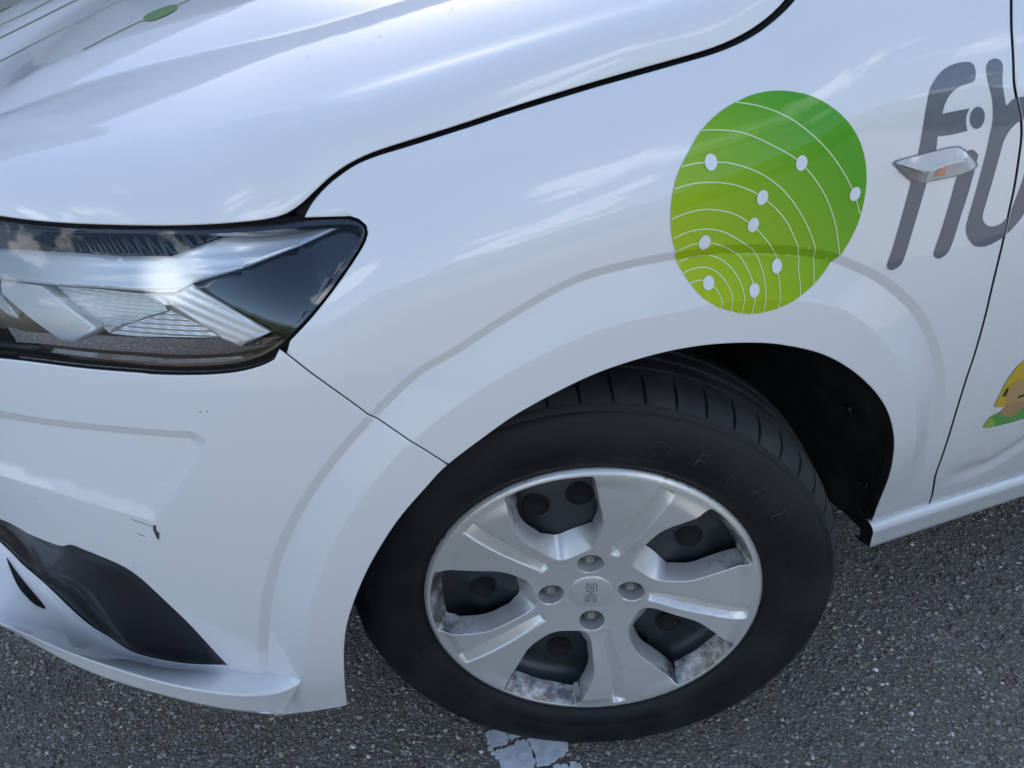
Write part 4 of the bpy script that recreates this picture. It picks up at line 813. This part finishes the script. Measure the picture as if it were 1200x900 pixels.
# painted glint: emission added to the guide where its arms meet
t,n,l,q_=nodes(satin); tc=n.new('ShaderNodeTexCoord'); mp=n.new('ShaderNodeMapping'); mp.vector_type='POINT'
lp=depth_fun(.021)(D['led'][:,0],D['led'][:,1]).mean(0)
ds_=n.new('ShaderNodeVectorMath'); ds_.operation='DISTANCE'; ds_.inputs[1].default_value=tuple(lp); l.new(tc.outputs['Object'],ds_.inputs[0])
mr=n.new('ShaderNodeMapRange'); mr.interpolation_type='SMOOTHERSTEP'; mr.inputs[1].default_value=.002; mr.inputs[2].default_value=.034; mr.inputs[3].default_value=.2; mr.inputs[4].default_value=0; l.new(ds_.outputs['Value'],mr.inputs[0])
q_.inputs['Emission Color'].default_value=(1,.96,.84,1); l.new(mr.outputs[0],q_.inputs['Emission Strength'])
# ---------------------------------------------------------------- decals
def lift(fun,d): return lambda s,z: fun(s,z)+nrm(fun,np.asarray(s,float),np.asarray(z,float),1e-3)*d
seamS=lambda P: np.interp(P[:,1],ds[::-1,1],ds[::-1,0])
on_fender=lambda P: P[:,0]<seamS(P)-.0026
on_door=lambda P: P[:,0]>seamS(P)+.0026
sl_feats=[push(ds,k) for k in (-.0022,.0022)]
FD=lift(F,.0005)
decal=panel('round_decal',spl(D['blob'],.004,closed=True),FD,grad,car,.006,rf=0,skirt=0,feats=fl)
FD2=lift(F,.0009)
for i in range(10):
    strip('ring_line',spl(D['ring%d'%i],.003),.0011,FD2,pale_line,decal,0)
t=np.linspace(0,2*np.pi,24,endpoint=False)
for q in D['dots']:
    panel('dot',np.stack([q[0]+.0060*np.cos(t),q[1]+.0066*np.sin(t)],1),lift(F,.0013),white_vinyl,decal,.003,rf=0,skirt=0)
def smooth_poly(q,n=4,thr=55):
    q=np.asarray(q,float); k=len(q); d0=q-np.roll(q,1,0); d1=np.roll(q,-1,0)-q
    ang=np.degrees(np.abs(np.arctan2(d0[:,0]*d1[:,1]-d0[:,1]*d1[:,0],(d0*d1).sum(1)))); c=[i for i in range(k) if ang[i]>thr]
    if not c: return spl(q,n=n,closed=True)
    o=[]
    for a,e in zip(c,c[1:]+[c[0]+k]): o.append(spl(q[[i%k for i in range(a,e+1)]],n=n)[:-1] if e-a>1 else q[[a%k]])
    return np.vstack(o)
panel('letter_f',smooth_poly(D['let_f']),FD,grey_vinyl,car,.005,rf=0,skirt=0)
panel('letter_dot',D['let_dot'],FD,grey_vinyl,car,.004,rf=0,skirt=0)
panel('letter_i',spl(D['let_i'],n=3,closed=True),FD,grey_vinyl,car,.005,rf=0,skirt=0)
lb_out=resample(spl(D['let_b_out'],n=3,closed=True),.003,True); lb_in=resample(spl(D['let_b_in'],n=3,closed=True),.003,True)
lb_out=resample(lb_out,.0015,True); lb_in=resample(lb_in,.0015,True)
clampS=lambda q,sg: np.stack([(np.minimum if sg<0 else np.maximum)(q[:,0],seamS(q)+sg*.0019),q[:,1]],1)
for sg in (-1,1): panel('letter_b',clampS(lb_out,sg),FD,grey_vinyl,car,.003,holes=[clampS(lb_in,sg)+[sg*-.00002,0]],rf=0,skirt=0,cut=(lambda P,sg=sg: (P[:,0]-seamS(P))*sg>.0019))
fig=panel('figure_decal',D['fig_top'],FD,shirt_v,car,.004,rf=0,skirt=0)
for nm,m_,L_,par in (('fig_sleeve',sleeve_v,.0008,'sleeve'),('fig_neck',skin2_v,.0008,'neck'),('fig_hair',yellow_v,.0010,'hair'),('fig_face',skin_v,.0013,'face'),('fig_eye',dark_v,.0016,'eye'),('fig_mouth',dark_v,.0016,'mouth')):
    panel(par,D[nm],lift(F,L_),m_,fig,.003,rf=0,skirt=0)
HF=lift(hood_F,.0006)
def hn(fun,s,z,d):
    h=2e-3; a=fun(s+h,z)-fun(s-h,z); b=fun(s,z+h)-fun(s,z-h); n0=np.cross(a,b); n0/=np.linalg.norm(n0,axis=-1,keepdims=True)+1e-15
    return np.where(n0[...,2:3]<0,-n0,n0)*d
def hood_l(d): return lambda t,w: hood_F(t,w)+hn(hood_F,np.asarray(t,float),np.asarray(w,float),d)
def hood_patch(name,q,m_,parent,d=.0007):
    q=spl(q,n=6,closed=True); c=q.mean(0); V=[];fc=[]; k=len(q)
    for f_ in (0,.35,.7,1.0):
        V.append(hood_l(d)(*(c+(q-c)*f_).T))
    V=np.vstack(V); fc=[(a*k+i,a*k+(i+1)%k,(a+1)*k+(i+1)%k,(a+1)*k+i) for a in range(3) for i in range(k)]
    return link(name,mesh(name,V,fc),parent,m_)
hd=hood_patch('hood_decal',D['hd_dot'],green_line,car)
hood_patch('dot',D['hd_dot2'],green_line,hd)
def hood_strip(q,wd):
    q=spl(q,n=14); P=hood_l(.0007)(q[:,0],q[:,1]); t_=np.gradient(P,axis=0); t_/=np.linalg.norm(t_,axis=1,keepdims=True); s_=np.cross([0,0,1.],t_); s_/=np.linalg.norm(s_,axis=1,keepdims=True)
    V=np.stack([P-s_*wd/2,P+s_*wd/2],1).reshape(-1,3); link('ring_line',mesh('ring_line',V,[(2*i,2*i+2,2*i+3,2*i+1) for i in range(len(q)-1)]),hd,green_line)
for k_ in ('hd_l0','hd_l0b','hd_l1','hd_l2','hd_l3'): hood_strip(D[k_],.0034)
# ---------------------------------------------------------------- side repeater
RP=D['rep']; n_r=40
def even(q,n=n_r): 
    q=np.asarray(q,float); L=np.r_[0,np.cumsum(np.linalg.norm(np.diff(q,axis=0),axis=1))]; t=np.linspace(0,L[-1],n); return np.stack([np.interp(t,L,q[:,k]) for k in range(2)],1)
up_=even(RP[[0,1,2,3,4,5,6,7,8]]); lo_=even(RP[[0,17,16,15,14,13,12,11,10,9,8]]); 
rd_=even(spl(D['rep_ridge'],n=6)); rd_[:,0]=rd_[:,0]*.985+.015*rd_[:,0].mean()
def rep_pt(q,hh): return F(q[:,0],q[:,1])+nrm(F,q[:,0],q[:,1],1e-3)*np.broadcast_to(hh,len(q))[:,None]
prof_=np.interp(np.linspace(0,1,n_r),[0,.12,.85,1],[.006,.0115,.0105,.006])
def loft(name,A,B,ha,hb,rows,m_,parent,zig=0,i0=0,i1=n_r,shrink=(0,1)):
    P=[]; f_=np.linspace(*shrink,rows)
    for k,f in enumerate(f_):
        q=A*(1-f)+B*f; h_=ha*(1-f)+hb*f+(zig if k%2 else 0)
        P.append(rep_pt(q,h_)[i0:i1])
    P=np.array(P); w_=P.shape[1]; idx=np.arange(rows*w_).reshape(rows,w_); fc=np.stack([idx[:-1,:-1],idx[:-1,1:],idx[1:,1:],idx[1:,:-1]],-1).reshape(-1,4); V=P.reshape(-1,3)
    g=np.cross(V[fc[:,1]]-V[fc[:,0]],V[fc[:,3]]-V[fc[:,0]]).mean(0)
    if g[1]>0: fc=fc[:,::-1]
    return link(name,mesh(name,V,fc,smooth=(zig==0)),parent,m_)
cen_=(up_+lo_)/2
big=lambda q,k: cen_.mean(0)+(q-cen_.mean(0))*k
rep=loft('side_repeater',big(up_,1.07),big(lo_,1.07),np.full(n_r,.0012),np.full(n_r,.0012),6,mat('repeater_seal_grey',(.22,.22,.22),.5),car)
loft('lens_top',up_,rd_,np.full(n_r,.0015),prof_,6,rep_white,rep)
loft('ribbed_lens',rd_,lo_,prof_,np.full(n_r,.0015),27,mat('repeater_lens',(.74,.72,.70),.12,.3,1,.02),rep,zig=.0013)
loft('lens_front',lo_*.0+even(RP[[0,0,17,16,15,14]]),even(rd_[:14]),np.full(n_r,.0022),np.interp(np.linspace(0,1,n_r),[0,1],[.0066,.0122]),5,mat('grey_smoked_lens',(.30,.29,.29),.12,.2,1,.02),rep)
loft('amber_bulb',rd_,lo_,prof_+.0010,np.full(n_r,.0022),15,amber,rep,zig=.0007,i0=19,i1=25,shrink=(.05,.72))
loft('lens_rim',rd_,rd_+[0,.0014],prof_+.0004,prof_+.0002,3,mat('bright_edge',(.8,.8,.8),.1,.4,1,.02),rep)
# ---------------------------------------------------------------- ground
gm=mat('asphalt',(.06,.06,.06),.85)
t,n,l,b=nodes(gm); tc=n.new('ShaderNodeTexCoord'); v1=n.new('ShaderNodeTexVoronoi'); v1.inputs['Scale'].default_value=260; l.new(tc.outputs['Object'],v1.inputs['Vector'])
rp=n.new('ShaderNodeValToRGB'); rp.color_ramp.interpolation='CONSTANT'; e=rp.color_ramp.elements; e[0].color=(.17,.148,.122,1); e[1].color=(.225,.196,.163,1); e[1].position=.45
for p_,c_ in ((.7,(.22,.198,.175)),(.86,(.32,.295,.27)),(.95,(.46,.435,.41))): e.new(p_).color=(*c_,1)
sx=n.new('ShaderNodeSeparateColor'); l.new(v1.outputs['Color'],sx.inputs[0]); l.new(sx.outputs[0],rp.inputs[0])
no=n.new('ShaderNodeTexNoise'); no.inputs['Scale'].default_value=2.2; no.inputs['Detail'].default_value=6; l.new(tc.outputs['Object'],no.inputs['Vector'])
ml=n.new('ShaderNodeMixRGB'); ml.blend_type='MULTIPLY'; ml.inputs[0].default_value=.6; l.new(rp.outputs[0],ml.inputs[1]); r3=n.new('ShaderNodeValToRGB'); r3.color_ramp.elements[0].color=(.55,.55,.55,1); r3.color_ramp.elements[1].color=(1.3,1.25,1.2,1); l.new(no.outputs['Fac'],r3.inputs[0]); l.new(r3.outputs[0],ml.inputs[2]); l.new(ml.outputs[0],b.inputs['Base Color'])
bp=n.new('ShaderNodeBump'); bp.inputs['Strength'].default_value=.9; bp.inputs['Distance'].default_value=.0025; l.new(v1.outputs['Distance'],bp.inputs['Height']); bp.invert=True; l.new(bp.outputs[0],b.inputs['Normal'])
gs=400
link('asphalt_ground',mesh('asphalt_ground',[(-gs,-gs,-.002),(gs,-gs,-.002),(gs,gs,-.002),(-gs,gs,-.002)],[(0,1,2,3)],smooth=False),None,gm,kind='structure')
# stone chippings standing in the asphalt
ICO=bpy.data.meshes.new('i'); import bmesh
bm=bmesh.new(); bmesh.ops.create_icosphere(bm,subdivisions=1,radius=1); bm.verts.ensure_lookup_table(); iv=np.array([v.co[:] for v in bm.verts]); jf=np.array([[v.index for v in f.verts] for f in bm.faces]); bm.free()
def chips(name,nst,x0,x1,y0,y1,smin,smax,m,seed,**pr):
    g=np.random.default_rng(seed); cx=g.uniform(x0,x1,nst); cy=g.uniform(y0,y1,nst); sz=smin+(smax-smin)*g.random(nst)**3.2
    k=len(iv); R=g.uniform(0,2*np.pi,nst); sx_=sz*g.uniform(.8,1.5,nst); sy_=sz*g.uniform(.6,1.0,nst); sz_=sz*g.uniform(.35,.6,nst)
    jit=1+g.uniform(-.28,.28,(nst,k,1)); P=iv[None]*jit
    x=P[...,0]*sx_[:,None]; y=P[...,1]*sy_[:,None]; z=P[...,2]*sz_[:,None]+(sz_*g.uniform(-.35,.35,nst))[:,None]-.001
    X=cx[:,None]+x*np.cos(R)[:,None]-y*np.sin(R)[:,None]; Y=cy[:,None]+x*np.sin(R)[:,None]+y*np.cos(R)[:,None]
    V=np.stack([X,Y,z],-1).reshape(-1,3); fc=(jf[None]+(np.arange(nst)*k)[:,None,None]).reshape(-1,3)
    me=bpy.data.meshes.new(name); me.vertices.add(len(V)); me.vertices.foreach_set('co',V.ravel().astype(np.float32)); me.loops.add(len(fc)*3); me.loops.foreach_set('vertex_index',fc.ravel().astype(np.int32)); me.polygons.add(len(fc)); me.polygons.foreach_set('loop_start',np.arange(0,len(fc)*3,3,dtype=np.int32)); me.update(); me.validate()
    base=np.array([(.17,.148,.122),(.21,.182,.152),(.255,.222,.187),(.30,.268,.23),(.36,.335,.305),(.54,.515,.48),(.68,.66,.63),(.33,.25,.17),(.44,.37,.26)])
    pi=g.choice(len(base),nst,p=[.26,.22,.16,.12,.10,.06,.02,.03,.03]); cc=base[pi]*g.uniform(.8,1.2,(nst,1)); cc=np.concatenate([cc,np.ones((nst,1))],1)
    at=me.color_attributes.new('col','FLOAT_COLOR','POINT'); at.data.foreach_set('color',np.repeat(cc,k,0).ravel().astype(np.float32))
    return link(name,me,None,m,**pr)
chip=mat('chipping_stone',(.1,.1,.1),.75); t,n,l,b=nodes(chip); at=n.new('ShaderNodeVertexColor'); at.layer_name='col'; tc=n.new('ShaderNodeTexCoord'); no=n.new('ShaderNodeTexNoise'); no.inputs['Scale'].default_value=3.1; no.inputs['Detail'].default_value=7; no.inputs['Distortion'].default_value=.6; l.new(tc.outputs['Object'],no.inputs['Vector'])
r3=n.new('ShaderNodeValToRGB'); r3.color_ramp.elements[0].position=.3; r3.color_ramp.elements[1].position=.68; r3.color_ramp.elements[0].color=(.52,.52,.53,1); r3.color_ramp.elements[1].color=(1.3,1.27,1.22,1); l.new(no.outputs['Fac'],r3.inputs[0])
ml=n.new('ShaderNodeMixRGB'); ml.blend_type='MULTIPLY'; ml.inputs[0].default_value=1; l.new(at.outputs['Color'],ml.inputs[1]); l.new(r3.outputs[0],ml.inputs[2]); l.new(ml.outputs[0],b.inputs['Base Color'])
chips('asphalt_chippings',60000,-1.15,1.55,-.55,.62,.0009,.0048,chip,3,kind='stuff')
# ---------------------------------------------------------------- building beyond the far side of the car (it shades this spot and mirrors in the bonnet)
plaster=mat('grey_plaster',(.36,.35,.35),.85); noise_color(plaster,1.3,(.31,.30,.30),(.40,.39,.385),.3,.7)
glass_m=mat('window_glass',(.02,.025,.03),.05,0,1,.01); frame_m=mat('window_frame',(.55,.55,.55),.5)
def box(x0,x1,y0,y1,z0,z1): 
    V=[(x,y,z) for z in (z0,z1) for y in (y0,y1) for x in (x0,x1)]
    return V,[(0,2,3,1),(4,5,7,6),(0,1,5,4),(2,6,7,3),(0,4,6,2),(1,3,7,5)]
def boxes(name,L,m,parent=None,**pr):
    V=[];f=[]
    for a in L:
        v,q=box(*a); k=len(V); V+=v; f+=[tuple(i+k for i in t) for t in q]
    return link(name,mesh(name,V,f,smooth=False),parent,m,**pr)
bl=thing('building','long grey building standing across the car park, mirrored in the bonnet','building',(0,9,0))
boxes('wall',[(-24,26,9,9.4,0,8.2)],plaster,bl); boxes('roof_edge',[(-24.3,26.3,8.6,9.5,8.2,8.5)],frame_m,bl)
wm=boxes('window',[(0,1.6,8.96,9.05,0,1.7)],glass_m,bl); wm.location=(-24,-9,1.2)
for k in range(16):
    for zz_ in (1.2,4.9):
        if k==0 and zz_==1.2: continue
        o=wm.copy(); col.objects.link(o); o.parent=bl; o.location=(-22.5+3*k,-9,zz_)
# ---------------------------------------------------------------- worn white road marking: cracked flakes of paint
roadp=mat('worn_road_paint',(.66,.68,.70),.7); noise_color(roadp,60,(.50,.51,.52),(.74,.76,.78),.3,.62,8); bump(roadp,300,.35,.001)
def gpt(x,y):     # flake corners measured on the ground (metres)
    return (x,y)
line=bpy.data.objects.new('painted_line',None); col.objects.link(line); line['kind']='structure'
for fl_ in FLAKES:
    q=np.array(fl_); c=q.mean(0); q2=[]
    g_=np.random.default_rng(len(q2)+len(fl_)*7)
    for a,b_ in zip(q,np.roll(q,-1,0)):
        for f in (0,.25,.5,.75): q2.append(a+(b_-a)*f+g_.normal(0,.0011,2))
    n_q=len(q2); V=[(x,y,.0026) for x,y in q2]+[(x,y,-.001) for x,y in q2]
    link('paint_flake',mesh('paint_flake',V,[tuple(range(n_q)) if area(np.array(q2))>0 else tuple(range(n_q))[::-1]]+[(i,n_q+i,n_q+(i+1)%n_q,(i+1)%n_q) for i in range(n_q)],smooth=False),line,roadp)

# ---------------------------------------------------------------- small marks on the car
panel('paint_chip',D['chip'],lift(F,.0006),chip_m,car,.002,rf=0,skirt=0)
for k_,w_ in (('scr0',.0005),('scr1',.0006)): strip('scratch',spl(D[k_],n=5),w_,F,chip_m,car,.0006)
t=np.linspace(0,2*np.pi,10,endpoint=False)
for q in D['nick'][:4]: panel('nick',np.stack([q[0]+.0007*np.cos(t),q[1]+.0007*np.sin(t)],1),lift(F,.0006),chip_m,car,.001,rf=0,skirt=0)
def specks(name,n_,m_,seed):
    g=np.random.default_rng(seed); T0,T1=-.72*np.pi/2,.80; V=[];fc=[]
    cl=[(-.40,1.55,.05,.20,.35),(-.12,1.50,.10,.20,.45),(-.42,3.1,.06,.2,.2)]; w_=g.choice(3,n_,p=[.35,.45,.2])
    x=np.array([g.normal(cl[i][0],cl[i][2]) for i in w_]); ww=np.array([g.normal(cl[i][1],cl[i][3]) for i in w_]); p=np.where(x>-.25,x+.25,-.72*np.arctan2(-.25-x,.85-.25))
    P=hood_l(.0006)((p-T0)/(T1-T0),ww); r_=.0003+.0006*g.random(n_)**3
    for i in range(n_):
        k=len(V); e=g.uniform(.6,1.6)
        V+= [P[i]+[r_[i]*e*math.cos(a),r_[i]*math.sin(a),0] for a in (0,1.05,2.1,3.14,4.19,5.24)]+[P[i]+[0,0,r_[i]*.5]]
        fc+=[(k+a,k+(a+1)%6,k+6) for a in range(6)]
    link(name,mesh(name,V,fc),car,m_,kind='stuff')
specks('dust_specks',260,speck_m,5)

# ---------------------------------------------------------------- far row of trees across the car park behind the viewer (mirrored in lamp and wing)
def wood():
    g=np.random.default_rng(11); V=[];fc=[]
    for i in range(90):
        x=-70+140*i/89+g.uniform(-1,1); y=-34+g.uniform(-4,4); hgt=g.uniform(2.2,4.2)
        for j in range(110):
            a=g.uniform(0,6.283); r_=g.uniform(0,1)**.5*2.2; z=hgt*(.25+.75*g.random()); s=g.uniform(.5,.9); k=len(V); n_=g.normal(size=(4,3))*s*.6
            c=np.array([x+r_*math.cos(a)*(1.15-z/hgt*.6),y+r_*math.sin(a),z]); V+=list(c+n_); fc+=[(k,k+1,k+2),(k,k+2,k+3)]
    return V,fc
V_,f_=wood(); leaf=mat('far_foliage',(.05,.075,.03),.8); noise_color(leaf,.6,(.035,.055,.02),(.085,.11,.045))
link('far_wood',mesh('far_wood',V_,f_,smooth=False),None,leaf,kind='stuff')


# ---------------------------------------------------------------- dark ridge on the horizon behind the viewer
def ridge_():
    g=np.random.default_rng(3); n_=240; x=np.linspace(-160,160,n_); ph=g.uniform(0,6.28,9); am=[2.2,1.6,1.2,.8,.6,.5,.4,.35,.3]
    hz=9.5+sum(a*np.sin(x*(.02*1.7**k)+p) for k,(a,p) in enumerate(zip(am,ph)))+g.uniform(-.35,.35,n_)
    V=[];fc=[]
    for i in range(n_): V+=[(x[i],-46,-.5),(x[i],-52,hz[i]*.6),(x[i],-60,hz[i]),(x[i],-75,-.5)]
    for i in range(n_-1): fc+=[(4*i+k,4*i+4+k,4*i+5+k,4*i+1+k) for k in range(3)]
    return V,fc
V_,f_=ridge_(); hill=mat('wooded_hill',(.04,.055,.03),.9); noise_color(hill,.35,(.025,.038,.02),(.065,.08,.045),.3,.7,8)
link('hills',mesh('hills',V_,f_),None,hill,kind='structure')

# ---------------------------------------------------------------- the rest of the car beyond the frame
def zrow(s,dz=0): return np.array([[q,zt0(q)+.0016+dz] for q in s])
ax=2.655; al=np.radians(np.linspace(183,-3,40)); archr=np.stack([ax+.36*np.cos(al),.312+.36*np.sin(al)],1)
rb=np.vstack([zrow(np.arange(1.303,ax-.37,.06)),archr,[[3.05,.30],[3.35,.34],[3.40,.55],[3.38,.85],[3.30,1.0]],[[s,1.0] for s in np.arange(3.2,1.31,-.08)],[[1.303,1.0]]])
panel('rear_door_and_quarter',rb,F0,paint,car,.06,rf=.0014,skirt=.006,hole_mat=seam_m,edge_dark=True)
def loft2(name,A,B,m_,n_=8,bulge=0.):
    A=np.asarray(A,float);B=np.asarray(B,float); k=len(A); P=[]
    for f in np.linspace(0,1,n_): P.append(A*(1-f)+B*f+np.array([0,-1.,.6])*bulge*4*f*(1-f))
    V=np.vstack(P); return link(name,mesh(name,V,[(a*k+i,a*k+i+1,(a+1)*k+i+1,(a+1)*k+i) for a in range(n_-1) for i in range(k-1)]),car,m_)
sb=np.linspace(.62,3.15,24); beltc=F0(sb,np.full(24,1.0))+[0,.006,0]; topc=np.stack([np.linspace(1.22,2.95,24),np.full(24,.20),1.43+.03*np.sin(np.linspace(0,3.1,24))],1)
glass_d=mat('dark_car_glass',(.012,.014,.015),.03,0,1,.01)
loft2('side_window',beltc,topc,glass_d,6,.02)
r0,r1,r2,r3=[RAILS[k_][-12] for k_ in (0,1,2,4)]
ws_b=np.array([[.52+.10*((y-.85)/.65)**2,y,1.065] for y in np.linspace(.17,.85,12)]); ws_t=np.array([[1.16+.06*((y-.85)/.65)**2,y,1.445-.02*((y-.85)/.65)**2] for y in np.linspace(.20,.85,12)])
loft2('windscreen',ws_b,ws_t,glass_d,8)
loft2('roof',ws_t,np.array([[3.0,y,1.44] for y in np.linspace(.20,.85,12)]),paint,10)
pa=np.array([[.40,.005,1.0],[.47,.02,1.0],[.62,.035,1.0]]); loft2('pillar',np.array([[.34,.10,1.02],[.48,.13,1.05],[.62,.17,1.065],[.90,.185,1.255],[1.22,.20,1.43]]),np.array([[.36,.0,.99],[.50,.03,1.0],[.66,.04,1.005],[.95,.10,1.235],[1.26,.19,1.42]]),paint,4)
loft2('cowl',np.array([[.42,.14,1.03],[.50,.45,1.05],[.50,.85,1.055]]),np.array([[.60,.17,1.06],[.56,.45,1.06],[.53,.85,1.062]]),void,3)
loft2('tailgate',np.array([[3.0,y,1.44] for y in np.linspace(.20,.85,8)]),np.array([[3.42,y,.38] for y in np.linspace(.03,.85,8)]),paint,10)
def copy_part(o,par,mtx):
    n_=o.copy(); col.objects.link(n_); n_.parent=par
    for ch in o.children:
        q=ch.copy(); col.objects.link(q); q.parent=n_
    if mtx is not None: n_.matrix_basis=mtx@o.matrix_basis
    return n_
T_=Matrix.Translation
cw=car.location; cT=T_(-cw)                                      # part matrices are local to the car's empty
def local(M): return cT@M@T_(cw)
wh=bpy.data.objects['wheel']
copy_part(wh,car,local(T_((2.655,.015,.31))@Matrix.Rotation(STEER,4,'Z')@T_((0,0,-.31))))
mir=T_((0,1.70,0))@Matrix.Diagonal((1,-1,1,1))
for nm in ('fender','bumper','bumper_trim','bumper_lip','door','sill','headlight','rear_door_and_quarter','side_window','windscreen','roof','pillar','cowl','tailgate','hood_gutter'):
    copy_part(bpy.data.objects[nm],car,local(mir))
for M_ in (mir,T_((2.6,0,0))@mir): copy_part(wh,car,local(M_))
